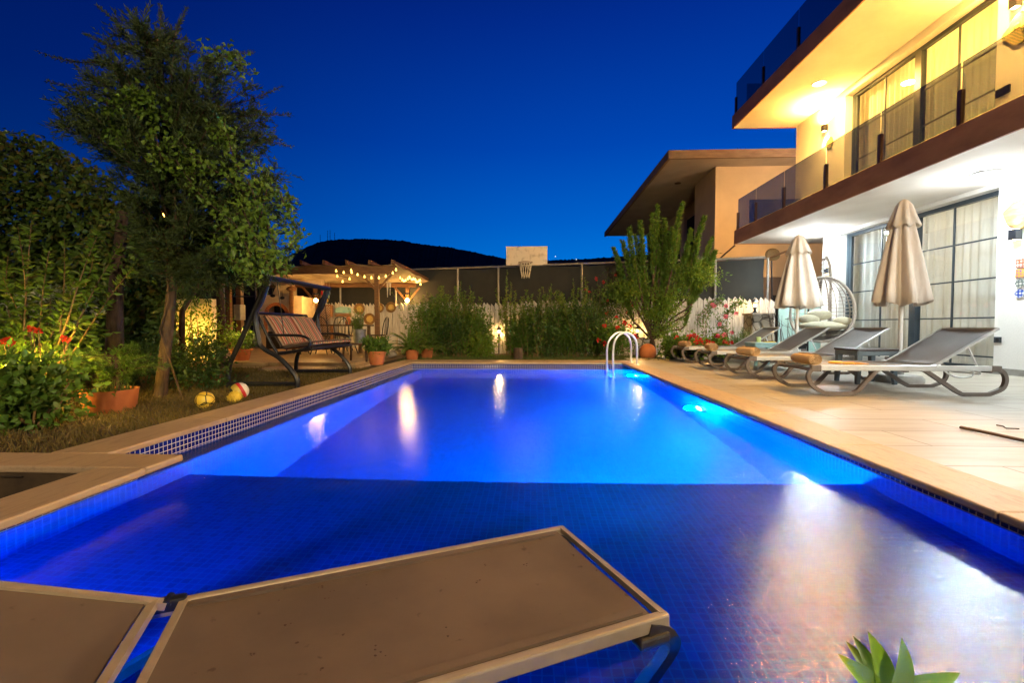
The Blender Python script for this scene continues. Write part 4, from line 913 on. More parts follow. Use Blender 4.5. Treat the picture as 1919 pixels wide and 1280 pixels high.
# umbrellas
def umbrella(x, y, zt, lab, rz, wf=1.0):
    t = thing('closed_umbrella', lab, 'umbrella', (x, y, 0), 'closed umbrellas')
    q = MB(); q.lathe([(0.0, 0.0), (0.25, 0.0), (0.25, 0.05), (0.22, 0.09), (0.05, 0.10), (0.04, 0.30), (0.0, 0.30)], 28, (x, y, 0)); q.build('base', M['concrete'], t, True)
    q = MB(); q.tube([(x, y, 0.29), (x, y, zt-0.02)], 0.024, 12); q.build('pole', M['white'], t, True)
    nseg = 128; rows = [(0.0, 0.03, 0.0), (0.05, 0.075, 0.1), (0.14, 0.10, 0.25), (0.32, 0.14, 0.34), (0.55, 0.19, 0.42), (0.85, 0.25, 0.46), (1.12, 0.305, 0.48), (1.30, 0.335, 0.50)]
    v = []; f = []
    for (dz, r, a) in rows:
        for k in range(nseg):
            th_ = 2*PI*k/nseg
            fo_ = math.cos(8*th_+0.5*math.sin(th_*2+rz)); fo_ = math.copysign(abs(fo_)**0.7, fo_)
            rr_ = r*(1+a*0.55*fo_*(0.75+0.35*math.sin(2*th_+rz*3))+0.07*math.sin(3*th_+rz)+0.03*math.sin(5*th_+2*rz)*dz)
            zz = zt-dz+(0.018*math.cos(8*th_)+0.02*math.sin(3*th_) if dz > 1.2 else 0)
            tw = 0.18*dz; rr_ *= 1-(1-wf)*min(1, dz*4)
            v.append((x+rr_*math.cos(th_+rz+tw), y+rr_*math.sin(th_+rz+tw), zz))
    nr = len(rows)
    for i in range(nr-1):
        for k in range(nseg): f.append((i*nseg+k, (i+1)*nseg+k, (i+1)*nseg+(k+1) % nseg, i*nseg+(k+1) % nseg))
    f.append(tuple(range(nseg)))
    cn = link_mesh('canopy', np.array(v), f, M['umb'], t, 'all'); md = cn.modifiers.new('thick', 'SOLIDIFY'); md.thickness = 0.006; md.offset = -1
    v = []; f = []
    rows2 = [(-0.02, 0.012, 0.0), (0.0, 0.045, 0.05), (0.06, 0.09, 0.12), (0.2, 0.145, 0.2), (0.33, 0.185, 0.26)]
    for (dz, r, a) in rows2:
        for k in range(nseg):
            th_ = 2*PI*k/nseg; fo_ = math.cos(8*th_)
            rr_ = r*(1+a*0.5*fo_)*(1-(1-wf)*0.8*min(1, max(0, dz)*5))
            v.append((x+rr_*math.cos(th_+rz), y+rr_*math.sin(th_+rz), zt-dz+(0.02*math.cos(8*th_+1) if dz > 0.3 else 0)))
    for i in range(len(rows2)-1):
        for k in range(nseg): f.append((i*nseg+k, (i+1)*nseg+k, (i+1)*nseg+(k+1) % nseg, i*nseg+(k+1) % nseg))
    f.append(tuple(range(nseg)))
    cn = link_mesh('top_flap', np.array(v), f, M['umb'], t, 'all'); md = cn.modifiers.new('thick', 'SOLIDIFY'); md.thickness = 0.005; md.offset = -1
umbrella(4.72, 6.02, 2.30, 'closed beige umbrella by the nearest lounger, in front of the glass door', 0.3, 0.82)
umbrella(4.87, 8.55, 2.36, 'closed beige umbrella by the egg chair, beside the pale blue side table', 1.1)

# egg chair
ex, ey = 6.0, 9.65
t = thing('egg_chair', 'grey wicker hanging egg chair with cream cushions by the house wall', 'egg chair', (ex, ey, 0))
ec = Vector((ex, ey, 1.06)); face = Vector((-0.70, -0.714, 0)); side = Vector((face.y, -face.x, 0)).normalized()
RW, RH, RD = 0.56, 0.66, 0.50
def ep(th_, ph_):   # th: meridian angle round the back, ph: height angle
    wz = math.sin(ph_); r_ = math.cos(ph_)*(1-0.12*wz)
    return ec + side*(RW*r_*math.cos(th_)) - face*(RD*r_*math.sin(th_)) + Vector((0, 0, RH*wz))
def rimpt(a):
    return ec + side*(RW*math.cos(a)*(1-0.1*math.sin(a))) + Vector((0, 0, RH*math.sin(a))) + face*(0.10*(1-math.sin(a))*0.8)
q = MB(); q.tube([rimpt(2*PI*i/48) for i in range(48)], 0.026, 8, True)
q.tube([rimpt(2*PI*i/48)+face*0.03 for i in range(48)], 0.016, 6, True); rim = q.build('rim', M['wicker'], t, True)
q = MB()
for i in range(1, 12):
    th_ = PI*i/12; q.tube([ep(th_, -PI/2*0.96+PI*0.96*j/22) for j in range(23)], 0.013 if i in (3, 6, 9) else 0.009, 6)
for j in range(1, 27):
    ph_ = -PI/2+PI*j/27
    dens = True
    q.tube([ep(PI*k/22, ph_)+Vector((0, 0, 0.006*math.sin(k*2.4+j*3))) for k in range(23)], 0.007 if ph_ > -0.3 else 0.013, 5)
for j in range(14):
    ph_ = -PI/2*0.95+0.085*j
    q.tube([ep(-PI/14+PI*8/7*k/22, ph_) if ph_ < -0.55 else ep(PI*k/22, ph_) for k in range(23)], 0.015, 5)
q.build('basket', M['wicker'], t, True)
q = MB(); q.sphere(ec+Vector((0, 0, -0.34))-face*0.05, 0.42, 24, 12, (1.05, 0.95, 0.24)); q.build('seat_cushion', M['cushion_cream'], t, 'all')
q = MB(); q.sphere(ec+Vector((0, 0, -0.20))+side*0.26-face*0.12, 0.20, 18, 10, (1.0, 0.8, 0.55)); q.sphere(ec+Vector((0, 0, -0.10))+side*0.12-face*0.28, 0.24, 18, 10, (1.05, 0.6, 0.5)); q.sphere(ec+Vector((0, 0, -0.24))-side*0.33-face*0.1, 0.16, 18, 10, (1.0, 1.2, 0.55)); q.build('cushion', M['cushion_cream'], t, 'all')
q = MB(); bk_ = ec-face*0.62
q.tube(smoothpath([Vector((bk_.x, bk_.y, 0.03)), Vector((bk_.x, bk_.y, 0.8)), Vector((bk_.x, bk_.y, 1.6)), bk_*1.0+Vector((0, 0, 1.0))*1.0-Vector((0, 0, 0.06))+face*0.1, ec+Vector((0, 0, 1.10))-face*0.2, ec+Vector((0, 0, 1.02))], 6), 0.032, 10)
for a in range(0, 1): q.tube([(ex+0.52*math.cos(2*PI*i/32)-face.x*0.1, ey+0.52*math.sin(2*PI*i/32)-face.y*0.1, 0.03) for i in range(32)], 0.028, 8, True)
q.tube([(bk_.x, bk_.y, 0.03), (ex+0.4*face.x, ey+0.4*face.y, 0.03)], 0.025, 8); q.build('stand', M['wicker'], t, True)
q = MB(); q.tube([ec+Vector((0, 0, 1.02)), ec+Vector((0, 0, RH))], 0.010, 6)
q.tube([ec+Vector((0, 0, 0.86))+Vector((0.035*math.cos(k*0.9), 0.035*math.sin(k*0.9), 0.012*k-0.1)) for k in range(24)], 0.007, 5); q.build('hanging_spring', M['steel'], t)
# dark planter box behind the loungers with bare twigs
t = thing('planter', 'black planter with bare twigs in front of the teal gate', 'planter', (5.35, 9.9, 0))
q = MB(); q.prism([(5.05, 9.75), (5.75, 9.75), (5.75, 10.1), (5.05, 10.1)], 'z', 0, 0.30); q.bbox((5.02, 9.72, 0.30), (5.78, 10.13, 0.36), 0.01); q.build('box', M['black_metal'], t)
q = MB()
for k in range(9):
    b0 = Vector((5.15+0.055*k, 9.92+0.03*RNG.normal(), 0.34)); tp = b0+Vector((RNG.normal()*0.10, RNG.normal()*0.08, RNG.uniform(0.45, 0.85)))
    q.tube([b0, b0.lerp(tp, 0.5)+Vector((RNG.normal()*0.03, 0, 0)), tp], [0.008, 0.006, 0.003], 5)
    q.tube([b0.lerp(tp, 0.6), b0.lerp(tp, 0.6)+Vector((RNG.normal()*0.12, RNG.normal()*0.1, 0.16))], [0.005, 0.002], 5)
q.build('twigs', M['bark'], t)

# pool ladder
lx, ly = gp(1153, 676).x, YF+0.02
t = thing('pool_ladder', 'stainless steel pool ladder with two arched handrails at the far end', 'pool ladder', (1.75, 8.75, 0))
for y, xa_ in ((9.0, 1.50), (8.5, 1.53)):
    q = MB(); q.tube(smoothpath([(1.96, y, 0.0), (1.96, y, 0.34), (1.90, y, 0.52), (1.75, y, 0.60), (1.60, y, 0.52), (xa_, y, 0.32), (xa_, y, -0.2), (xa_+0.02, y, -1.0)], 6), 0.021, 10); q.lathe([(0.0, 0.012), (0.045, 0.012), (0.05, 0.0)], 16, (1.96, y, 0.0)); q.build('handrail', M['steel'], t, True)
for z in (-0.35, -0.62, -0.89): q = MB(); q.bbox((1.47, 8.51, z), (1.57, 8.99, z+0.025), 0.006); q.build('rung', M['steel'], t)
# underwater lamps
def pool_lamp(pos, nrm, pw, lab, col=(0.0, 0.52, 1.0)):
    t = thing('pool_lamp', lab, 'pool lamp', pos, 'underwater lamps')
    P0 = Vector(pos); N0 = Vector(nrm); U = Vector((0, 0, 1)); S0 = N0.cross(U)
    q = MB(); ring = [P0+N0*0.02+S0*0.11*math.cos(2*PI*i/24)+U*0.11*math.sin(2*PI*i/24) for i in range(24)]; q.tube(ring, 0.014, 6, True); q.build('rim', M['steel'], t, True)
    q = MB(); q.add([P0+N0*0.035]+[P0+N0*0.012+S0*0.10*math.cos(2*PI*i/24)+U*0.10*math.sin(2*PI*i/24) for i in range(24)], [(0, 1+i, 1+(i+1) % 24) for i in range(24)]); q.build('lens', M['pool_glow'], t)
    light('POINT', P0+N0*0.12, pw, col, t, 0.07)
POOLP = 600
pool_lamp((XR-0.004, 5.4, -0.72), (-1, 0, 0), POOLP, 'glowing underwater lamp on the right pool wall, the nearer one')
pool_lamp((XR-0.004, 8.6, -0.72), (-1, 0, 0), POOLP*0.5, 'glowing underwater lamp on the right pool wall by the ladder')
pool_lamp((0.75, YS+0.004, -0.85), (0, 1, 0), POOLP*0.75, 'assumed underwater lamp, unseen in the step of the shallow shelf facing the far end')  # assumed from the bright water beyond the step, lamp itself unseen
pool_lamp((XR-0.004, -0.8, -0.30), (-1, 0, 0), 620, 'added unseen underwater lamp brightening the shallow shelf from the right wall', (0.0, 0.16, 1.0))  # added out of view to brighten the shelf water
pool_lamp((XL+0.004, 0.3, -0.30), (1, 0, 0), 560, 'added unseen underwater lamp brightening the shallow shelf from the left wall', (0.0, 0.16, 1.0))  # unseen too, added to brighten the shelf from the left

# stick on the deck
q = MB(); q.tube([gp(1800, 801, 0.012), gp(1860, 813, 0.012), gp(1990, 842, 0.012)], 0.011, 6); tag(q.build('wooden_stick', M['darkwood'], None, True), 'thin dark wooden stick lying on the beige deck', 'stick')
q = MB(); q.tube([gp(1868, 797, 0.006), gp(1880, 799, 0.01), gp(1886, 803, 0.006), gp(1910, 804, 0.008)], 0.005, 5); tag(q.build('twig', M['bark']), 'small crooked twig on the deck beyond the wooden stick', 'twig')

# ------------------------------------------------------------------ garden swing
SW = thing('garden_swing', 'black metal garden swing with two striped cushions beside the pool', 'garden swing', (-3.1, 6.2, ZG))
yN, yFr = 5.47, 7.10
def side_frame(y):
    q = MB(); r_ = 0.030
    q.tube(smoothpath([(-3.14, y, 1.30), (-3.45, y, 0.62), (-3.62, y, 0.28), (-3.66, y, 0.10), (-3.66, y, ZG)], 5), r_, 8)
    q.tube(smoothpath([(-3.12, y, 1.30), (-3.22, y, 1.02), (-3.30, y, 0.86), (-3.27, y, 0.58), (-3.22, y, 0.45), (-3.02, y, 0.33), (-2.85, y, 0.16), (-2.79, y, 0.05), (-2.79, y, ZG+0.01)], 5), r_, 8)
    q.tube([(-3.66, y, 0.0), (-2.79, y, 0.0)], 0.026, 8)
    q.build('side_frame', M['black_metal'], SW, True)
side_frame(yN); side_frame(yFr)
q = MB(); q.tube([(-3.13, yN-0.06, 1.31), (-3.13, yFr+0.06, 1.31)], 0.032, 8); q.build('top_bar', M['black_metal'], SW, True)
q = MB(); ys0, ys1 = 5.66, 6.93
for y in (ys0, ys1):
    q.tube(smoothpath([(-3.40, y, 0.88), (-3.27, y, 0.60), (-3.16, y, 0.40), (-3.10, y, 0.37), (-2.70, y, 0.43)], 5), 0.020, 8)
    q.tube(smoothpath([(-3.26, y, 0.60), (-3.0, y, 0.60), (-2.82, y, 0.59), (-2.72, y, 0.54), (-2.73, y, 0.46), (-2.80, y, 0.42)], 5), 0.017, 8)
    q.tube([(-3.05, y, 0.60), (-3.13, y, 1.30)], 0.006, 5)
for (x, z) in ((-3.40, 0.88), (-3.12, 0.375), (-2.70, 0.43)): q.tube([(x, ys0, z), (x, ys1, z)], 0.018, 8)
q.build('seat_frame', M['black_metal'], SW, True)
def cushion(y0, y1, a, b, th_, nm_):
    # rounded slab between points a (bottom) and b (top) in xz
    n, m_ = 14, 10; v = []; f = []
    ax = Vector((b[0]-a[0], 0, b[1]-a[1])); ln = ax.length; ax.normalize(); nr_ = Vector((ax.z, 0, -ax.x))
    if nr_.x < 0 and abs(nr_.x) > 0.3: nr_ = -nr_
    if nr_.z < 0 and abs(nr_.z) > 0.9: nr_ = -nr_
    for sgn in (1, -1):
        for i in range(n+1):
            for j in range(m_+1):
                s, tt = i/n, j/m_
                pf_ = (1-(2*s-1)**6)**0.5*(1-(2*tt-1)**6)**0.5 if 0 < s < 1 and 0 < tt < 1 else 0
                bul = th_*(0.35+0.65*pf_)/2*(1-0.10*abs(math.sin(3*PI*tt)))
                p_ = Vector((a[0], y0+(y1-y0)*s, a[1]))+ax*ln*tt+nr_*(th_/2+sgn*bul)
                v.append(tuple(p_))
    k = (n+1)*(m_+1)
    for i in range(n):
        for j in range(m_):
            a_ = i*(m_+1)+j; q_ = (a_, a_+m_+1, a_+m_+2, a_+1); f.append(q_); f.append(tuple(k+x_ for x_ in reversed(q_)))
    bd = [i*(m_+1) for i in range(n)]+[n*(m_+1)+j for j in range(m_)]+[i*(m_+1)+m_ for i in range(n, 0, -1)]+[j for j in range(m_, 0, -1)]
    for x_, y_ in zip(bd, bd[1:]+bd[:1]): f.append((x_, y_, y_+k, x_+k))
    link_mesh(nm_, np.array(v), f, M['stripes'], SW, 'all')
ym = (ys0+ys1)/2
for (a, b) in ((ys0+0.02, ym-0.005), (ym+0.005, ys1-0.02)):
    cushion(a, b, (-3.12, 0.41), (-3.36, 0.825), 0.085, 'back_cushion'); cushion(a, b, (-3.12, 0.40), (-2.68, 0.455), 0.085, 'seat_cushion')

SW.location.x -= 0.085

# ------------------------------------------------------------------ pergola
pg = thing('pergola', 'brown timber pergola with cream canvas roof over the patio', 'pergola', (-5.6, 13, 0.06))
YP0, YP1 = 11.9, 14.1
def xz(px_, py_, Y): return at(px_, py_, Y)
fr_r = xz(735, 500, YP0); fl_x = -8.6
zF = 2.32; zB = 2.03
def post(px_, Y, ztop, nm_='post', s=0.055):
    x = at(px_, 600, Y).x; q = MB(); q.bbox((x-s, Y-s, 0.06), (x+s, Y+s, ztop), 0.006); q.build(nm_, M['wood'], pg); return x
xa = post(707, YP0, 2.10); xb = post(764, YP1-0.1, 2.0); xc = post(592, YP1-0.1, 2.0); xd = post(430, YP0, 2.10)
q = MB(); q.bbox((fl_x, YP0-0.05, 2.10), (at(742, 505, YP0).x, YP0+0.05, zF), 0.01); q.build('beam', M['wood'], pg)
q = MB(); q.bbox((fl_x, YP1-0.15, 1.93), (at(782, 530, YP1).x, YP1-0.05, 2.06), 0.01); q.build('beam', M['wood'], pg)
xr = np.linspace(fl_x+0.2, at(740, 500, YP0).x, 9)
for i, x in enumerate(xr):
    x1 = x + 0.45*(i/8)
    q = MB(); w_ = 0.035
    y0_, y1_ = YP0-0.22, YP1+0.1
    q.add([(x-w_, y0_, zF+0.01), (x+w_, y0_, zF+0.01), (x+w_, y0_, zF+0.11), (x-w_, y0_, zF+0.13), (x1-w_, y1_, zB+0.04), (x1+w_, y1_, zB+0.04), (x1+w_, y1_, zB+0.14), (x1-w_, y1_, zB+0.14)],
          [(0, 1, 2, 3), (7, 6, 5, 4), (0, 4, 5, 1), (1, 5, 6, 2), (2, 6, 7, 3), (3, 7, 4, 0)]); q.build('rafter', M['wood'], pg)
v = []; f = []; NX, NY = 80, 14
for i in range(NX+1):
    for j in range(NY+1):
        s, tt = i/NX, j/NY; x = fl_x+0.2+(at(745, 500, YP0).x-fl_x-0.2)*s + 0.45*s*tt; y = YP0-0.15+(YP1+0.2-YP0)*tt
        sag = -0.10*abs(math.sin(PI*8*s))*math.sin(PI*tt)-0.02*math.sin(tt*20+s*30)
        v.append((x, y, zF-0.005+(zB+0.035-zF)*tt+sag))
for i in range(NX):
    for j in range(NY): f.append((i*(NY+1)+j, (i+1)*(NY+1)+j, (i+1)*(NY+1)+j+1, i*(NY+1)+j+1))
link_mesh('canopy', np.array(v), f, M['canopy'], pg, 'all')
for (xp, Y, zt) in ((xa, YP0, 2.12), (xb, YP1-0.1, 1.95), (xc, YP1-0.1, 1.95)):
    for s in (-1, 1):
        q = MB(); q.tube([(xp+s*0.05, Y, zt-0.42), (xp+s*0.42, Y, zt)], 0.04, 4); q.build('brace', M['wood'], pg)
v = MB(); x = fl_x+0.9
while x < at(625, 535, YP1-0.3).x:
    v.prism([(x, 2.05), (x+0.22, 2.05), (x+0.22, 1.95)]+[(x+0.11+0.11*math.cos(a), 1.95-0.06*math.sin(a)) for a in np.linspace(0.2, PI-0.2, 7)]+[(x, 1.95)], 'y', 12.9, 12.906); x += 0.221
v.build('valance', M['canopy'], pg)
# string lights
sl = thing('string_lights', 'string of small glowing yellow bulbs looped along the pergola', 'string lights', (-4.3, YP0, 2.2))
bpx = [(644, 509), (659, 511), (659, 506), (630, 508), (644.5, 511), (669, 514), (683, 519), (696, 521), (632, 518), (655, 523), (642, 528)]
chain1 = [(630, 508), (644, 511), (658, 507), (659, 511), (670, 515), (683, 519), (696, 521), (710, 521), (723, 518), (736, 512), (742, 506)]
chain2 = [(642, 528), (655, 523), (632, 518)]
chain3 = [(746, 515), (750, 521), (754, 525), (757, 527), (760, 526), (764, 523), (767, 518), (768, 521), (772, 524), (775, 523), (778, 524), (780, 528), (782, 529), (785, 527), (787, 526), (788, 533)]
for ch, Y in ((chain1, YP0-0.12), (chain2, YP0+0.5), (chain3, YP0+0.9)):
    pts = [at(x_, y_, Y) for x_, y_ in ch]
    q = MB(); q.tube([p_+Vector((0, 0, 0.03)) for p_ in pts], 0.005, 4); q.build('cable', M['black_metal'], sl)
    for p_ in pts:
        q = MB(); q.sphere(p_, 0.026, 10, 8); q.tube([p_+Vector((0, 0, 0.02)), p_+Vector((0, 0, 0.05))], 0.012, 6); q.build('bulb', M['string_glow'], sl, 'all')
light('POINT', at(700, 524, YP0+0.3), 5, (1, 0.62, 0.16), sl, 0.25)
light('POINT', at(770, 532, YP0+0.7), 4, (1, 0.62, 0.16), sl, 0.15)

# lanterns
def lantern(pos, lab, pw, kind='post', col=(1.0, 0.60, 0.20), s=1.0, hgt=0.0, cat='lantern'):
    x, y, z = pos; t = thing('lantern', lab, cat, (x, y, z), 'garden lanterns')
    q = MB()
    if hgt > 0: q.tube([(x, y, z-hgt), (x, y, z)], 0.018, 8)
    q.lathe([(0.0, 0.0), (0.07*s, 0.0), (0.075*s, 0.02*s), (0.03*s, 0.05*s), (0.026*s, 0.11*s), (0.05*s, 0.13*s), (0.055*s, 0.14*s), (0.0, 0.14*s)], 12, pos); q.build('stand', M['black_metal'], t, True)
    q = MB(); q.lathe([(0.05*s, 0.142*s), (0.072*s, 0.27*s)], 6, pos); q.build('glass', M['lantern_glass'], t)
    q = MB(); q.sphere((x, y, z+0.20*s), 0.036*s, 12, 8); q.build('bulb', M['warm_glow'], t, 'all')
    q = MB(); q.lathe([(0.095*s, 0.272*s), (0.08*s, 0.29*s), (0.05*s, 0.33*s), (0.018*s, 0.35*s), (0.012*s, 0.39*s), (0.0, 0.40*s)], 6, pos)
    for k in range(6): q.tube([(x+0.05*s*math.cos(PI*k/3), y+0.05*s*math.sin(PI*k/3), z+0.14*s), (x+0.074*s*math.cos(PI*k/3), y+0.074*s*math.sin(PI*k/3), z+0.275*s)], 0.005*s, 4)
    q.build('cap', M['black_metal'], t)
    light('POINT', (x, y, z+0.20*s), pw, col, t, 0.060*s)
    return t
WARM = (1.0, 0.55, 0.16)
pp = at(1421, 587, 11.0); pil = thing('stone_pillar', 'rough stone pillar carrying a lantern right of the roses', 'pillar', (pp.x, 11.0, 0))
q = MB(); q.bbox((pp.x-0.25, 10.75, -0.02), (pp.x+0.25, 11.22, pp.z-0.05), 0.03); q.build('shaft', M['masonry'], pil)
q = MB(); q.bbox((pp.x-0.27, 10.73, pp.z-0.049), (pp.x+0.27, 11.24, pp.z), 0.012); q.build('cap', M['stone'], pil)
lantern((pp.x-0.03, 11.1, pp.z), 'lit black lantern on the stone pillar right of the roses', 62, s=0.95)
lw = at(1197, 632, 11.75); wl = thing('stone_planter_wall', 'low stone wall carrying a lantern behind the pool ladder', 'wall', (lw.x, 11.8, 0))
q = MB(); q.bbox((lw.x-0.42, 11.6, ZG), (lw.x+0.35, 11.95, lw.z), 0.03); q.build('masonry', M['masonry'], wl)
lantern((lw.x-0.02, 11.82, lw.z), 'lit lantern on the low stone wall behind the pool ladder', 75, s=0.8)
lp = at(935, 634, 12.72); lantern((lp.x, 12.72, lp.z), 'lit lantern on a short stake among the shrubs below the basketball hoop', 75, s=0.9, hgt=lp.z+0.06)
lp = at(460, 640, 8.6); lantern((lp.x, 8.6, lp.z), 'lit dome lantern on a stake left of the swing', 60, s=0.9, hgt=lp.z-0.05)
lp = at(340, 655, 8.15); lantern((lp.x, 8.15, lp.z), 'lit lantern hidden among the yellow lit shrubs behind the tall tree trunk', 230, s=0.75, hgt=lp.z+0.06, col=(1.0, 0.66, 0.10))
lp = at(30, 722, 3.52); lantern((lp.x, 3.52, lp.z), 'assumed lit lantern hidden low in the shrub at the left edge', 260, s=0.7, hgt=lp.z+0.06, col=(1.0, 0.66, 0.10))  # lantern assumed from the yellow glow within the shrub
# hanging jar lamps on the pergola posts
def jar_lamp(pos, lab, pw, s=1.0):
    x, y, z = pos; t = thing('jar_lamp', lab, 'lamp', pos, 'jar lamps on the pergola')
    q = MB(); q.lathe([(0.0, -0.10*s), (0.07*s, -0.10*s), (0.075*s, -0.08*s), (0.075*s, 0.08*s), (0.05*s, 0.11*s)], 16, pos); q.build('jar', M['lantern_glass'], t, True)
    q = MB(); q.lathe([(0.052*s, 0.11*s), (0.052*s, 0.135*s), (0.0, 0.14*s)], 16, pos); q.tube([(x, y, z+0.13*s), (x, y, z+0.26*s)], 0.004, 4); q.build('lid', M['black_metal'], t)
    q = MB(); q.sphere((x, y, z), 0.036*s, 12, 8); q.build('bulb', M['warm_glow'], t, 'all')
    light('POINT', (x, y, z), pw, WARM, t, 0.068*s)
p1 = at(592, 563, 12.6); jar_lamp(tuple(p1), 'brightest lit jar lamp under the pergola, above the striped swing', 105, 1.5)
p2 = at(763, 563, 13.7); jar_lamp(tuple(p2), 'lit yellow jar lamp on the right back post of the pergola', 110, 1.7)

# oven
ov = thing('pizza_oven', 'plastered outdoor oven with red brick arch under the pergola', 'oven', (-7.2, 13.2, 0.06))
Yo = 12.9; ol, orr = at(486, 600, Yo).x, at(566, 600, Yo).x; zt = at(520, 552, Yo).z
cx = at(519, 600, Yo).x; cz = at(516, 591, Yo).z; R1, R2 = 0.34, 0.275
# front with arched opening: outline split around the mouth
n = 20; q = MB()
arcpts = [(cx+R1*math.cos(a), cz+R1*math.sin(a)) for a in np.linspace(PI, 0, n+1)]
front = [(ol, 0.06), (cx-R1, 0.06)]+arcpts+[(cx+R1, 0.06), (orr, 0.06), (orr, zt-0.04), (ol, zt)]
q.prism([(a, b) for a, b in front], 'y', Yo, Yo+0.12); q.box((ol, Yo+0.12, 0.06), (ol+0.1, Yo+1.0, zt-0.03)); q.box((orr-0.1, Yo+0.12, 0.06), (orr, Yo+1.0, zt-0.06)); q.box((ol+0.1, Yo+0.12, zt-0.1), (orr-0.1, Yo+1.0, zt-0.05)); q.build('body', M['oven'], ov)
q = MB(); nb2 = 17
for i in range(nb2):
    a0, a1 = PI-PI*i/nb2+0.0, PI-PI*(i+0.9)/nb2
    q.prism([(cx+R2*math.cos(a0), cz+R2*math.sin(a0)), (cx+(R1+0.03)*math.cos(a0), cz+(R1+0.03)*math.sin(a0)), (cx+(R1+0.03)*math.cos(a1), cz+(R1+0.03)*math.sin(a1)), (cx+R2*math.cos(a1), cz+R2*math.sin(a1))], 'y', Yo-0.03, Yo-0.002)
for s in (-1, 1): q.box((cx+s*R2, Yo-0.03, 0.5), (cx+s*(R1+0.03), Yo-0.002, cz-0.002))
q.build('arch', M['brick'], ov)
q = MB(); q.box((cx-R1-0.02, Yo+0.5, 0.06), (cx+R1+0.02, Yo+0.55, cz+R1+0.02)); q.box((cx-R1, Yo+0.0, 0.06), (cx+R1, Yo+0.5, 0.56)); q.build('hearth', M['soot'], ov)
q = MB(); q.bbox((at(549, 600, Yo).x-0.06, Yo-0.09, 0.06), (at(549, 600, Yo).x+0.06, Yo-0.035, zt+0.1), 0.02); q.lathe([(0.10, 0), (0.14, 0.05), (0.09, 0.12), (0.0, 0.15)], 14, (at(549, 600, Yo).x, Yo-0.06, zt+0.1)); q.build('pillar', M['wood'], ov)
q = MB(); a_, b2 = at(508, 548, Yo), at(527, 518, Yo)
q.prism([(a_.x-0.15, zt), (b2.x+0.1, zt), (b2.x, zt+0.5), (b2.x-0.22, zt+0.5)], 'y', Yo+0.3, Yo+0.7); q.build('chimney', M['oven'], ov)
# utensils
for (px_, py_, lab) in ((511, 554, 'dark round pan hanging on the oven front'), (529, 558, 'thin iron ring hanging on the oven front, right of the pan')):
    c_ = at(px_, py_, Yo-0.02); q = MB()
    if 'pan' in lab: q.sphere(c_, 0.075, 14, 8, (1, 0.2, 0.6)); q.tube([c_+Vector((0, 0, 0.03)), c_+Vector((0.0, 0, 0.22))], 0.008, 5)
    else: q.tube([c_+Vector((0.055*math.cos(2*PI*i/20), 0, 0.055*math.sin(2*PI*i/20))) for i in range(20)], 0.007, 5, True); q.tube([c_+Vector((0, 0, 0.055)), c_+Vector((0, 0.02, 0.09))], 0.004, 4)
    tag(q.build('pan' if 'pan' in lab else 'iron_ring', M['black_metal']), lab, 'utensil')
# lattice
Yl = 13.75; la, lb = at(563, 620, Yl).x, at(622, 620, Yl).x; lz0, lz1 = 0.1, at(590, 574, Yl).z
q = MB(); lt = thing('lattice_panel', 'brown diamond lattice panel between the oven and the pickets', 'lattice', (la, Yl, 0.06))
w_ = lb-la; hgt = lz1-lz0; k = -hgt
while k < w_:
    for s in (0, 1):
        x0_, x1_ = max(0, k), min(w_, k+hgt)
        if x1_-x0_ > 0.03:
            z0_, z1_ = (x0_-k), (x1_-k)
            if s: z0_, z1_ = hgt-z0_, hgt-z1_
            q.tube([(la+x0_, Yl+0.008*s, lz0+z0_), (la+x1_, Yl+0.008*s, lz0+z1_)], 0.010, 4)
    k += 0.075
q.build('lattice', M['wood'], lt)
q = MB()
for x in (la, lb, (la+lb)/2+0.05): q.bbox((x-0.04, Yl-0.03, 0.06), (x+0.04, Yl+0.03, lz1+0.03), 0.005)
q.box((la+0.041, Yl-0.025, lz1), (lb-0.041, Yl+0.025, lz1+0.05)); q.build('frame', M['wood'], lt)
# hats / baskets and boards on pickets
def onfence(px_, py_, off=0.03):
    d_ = ray(px_, py_); tt = 12.75/(d_.y+0.215*d_.x); p_ = d_*tt+Vector((0, 0, CAMH)); return p_-Vector((0, off, 0))
for (px_, py_, r_, lab) in ((675, 579, 0.17, 'round straw tray on the white pickets, leftmost of the three in a row'), (712, 577, 0.15, 'round straw tray on the white pickets, partly behind the pergola post'), (734, 576, 0.16, 'round straw tray on the white pickets, right of the pergola post'), (694, 598, 0.18, 'round straw tray on the white pickets, the lower one')):
    c_ = onfence(px_, py_, 0.05); t = thing('straw_tray', lab, 'straw tray', tuple(c_), 'straw trays on the pickets')
    q = MB()
    for k, rr_ in enumerate(np.linspace(r_*0.62, r_*0.95, 5)): q.tube([c_+Vector((rr_*math.cos(2*PI*i/28), -0.008*k, rr_*math.sin(2*PI*i/28))) for i in range(28)], r_*0.055, 6, True)
    q.build('rim', M['straw_dark'], t, True)
    q = MB(); q.sphere(c_+Vector((0, 0.0, 0)), r_*0.6, 20, 8, (1, 0.18, 1)); q.build('centre', M['straw'], t, 'all')
c_ = onfence(646, 584, 0.03); q = MB()
pl = [(-0.30, 0.02), (-0.27, 0.10), (-0.1, 0.155), (0.12, 0.15), (0.27, 0.09), (0.30, 0.02), (0.28, -0.05), (-0.28, -0.03)]
q.prism([(c_.x+a, c_.z+b) for a, b in pl], 'y', c_.y-0.03, c_.y); t = thing('fish_board', 'teal painted fish shaped board above a brown plank on the pickets', 'wall ornament', (c_.x, c_.y, c_.z-0.2)); q.build('board', M['teal'], t)
q = MB(); q.prism([(c_.x+a, c_.z+b) for a, b in [(-0.31, -0.07), (0.30, -0.06), (0.30, -0.17), (-0.30, -0.16)]], 'y', c_.y-0.03, c_.y); q.build('plank', M['wood'], t)
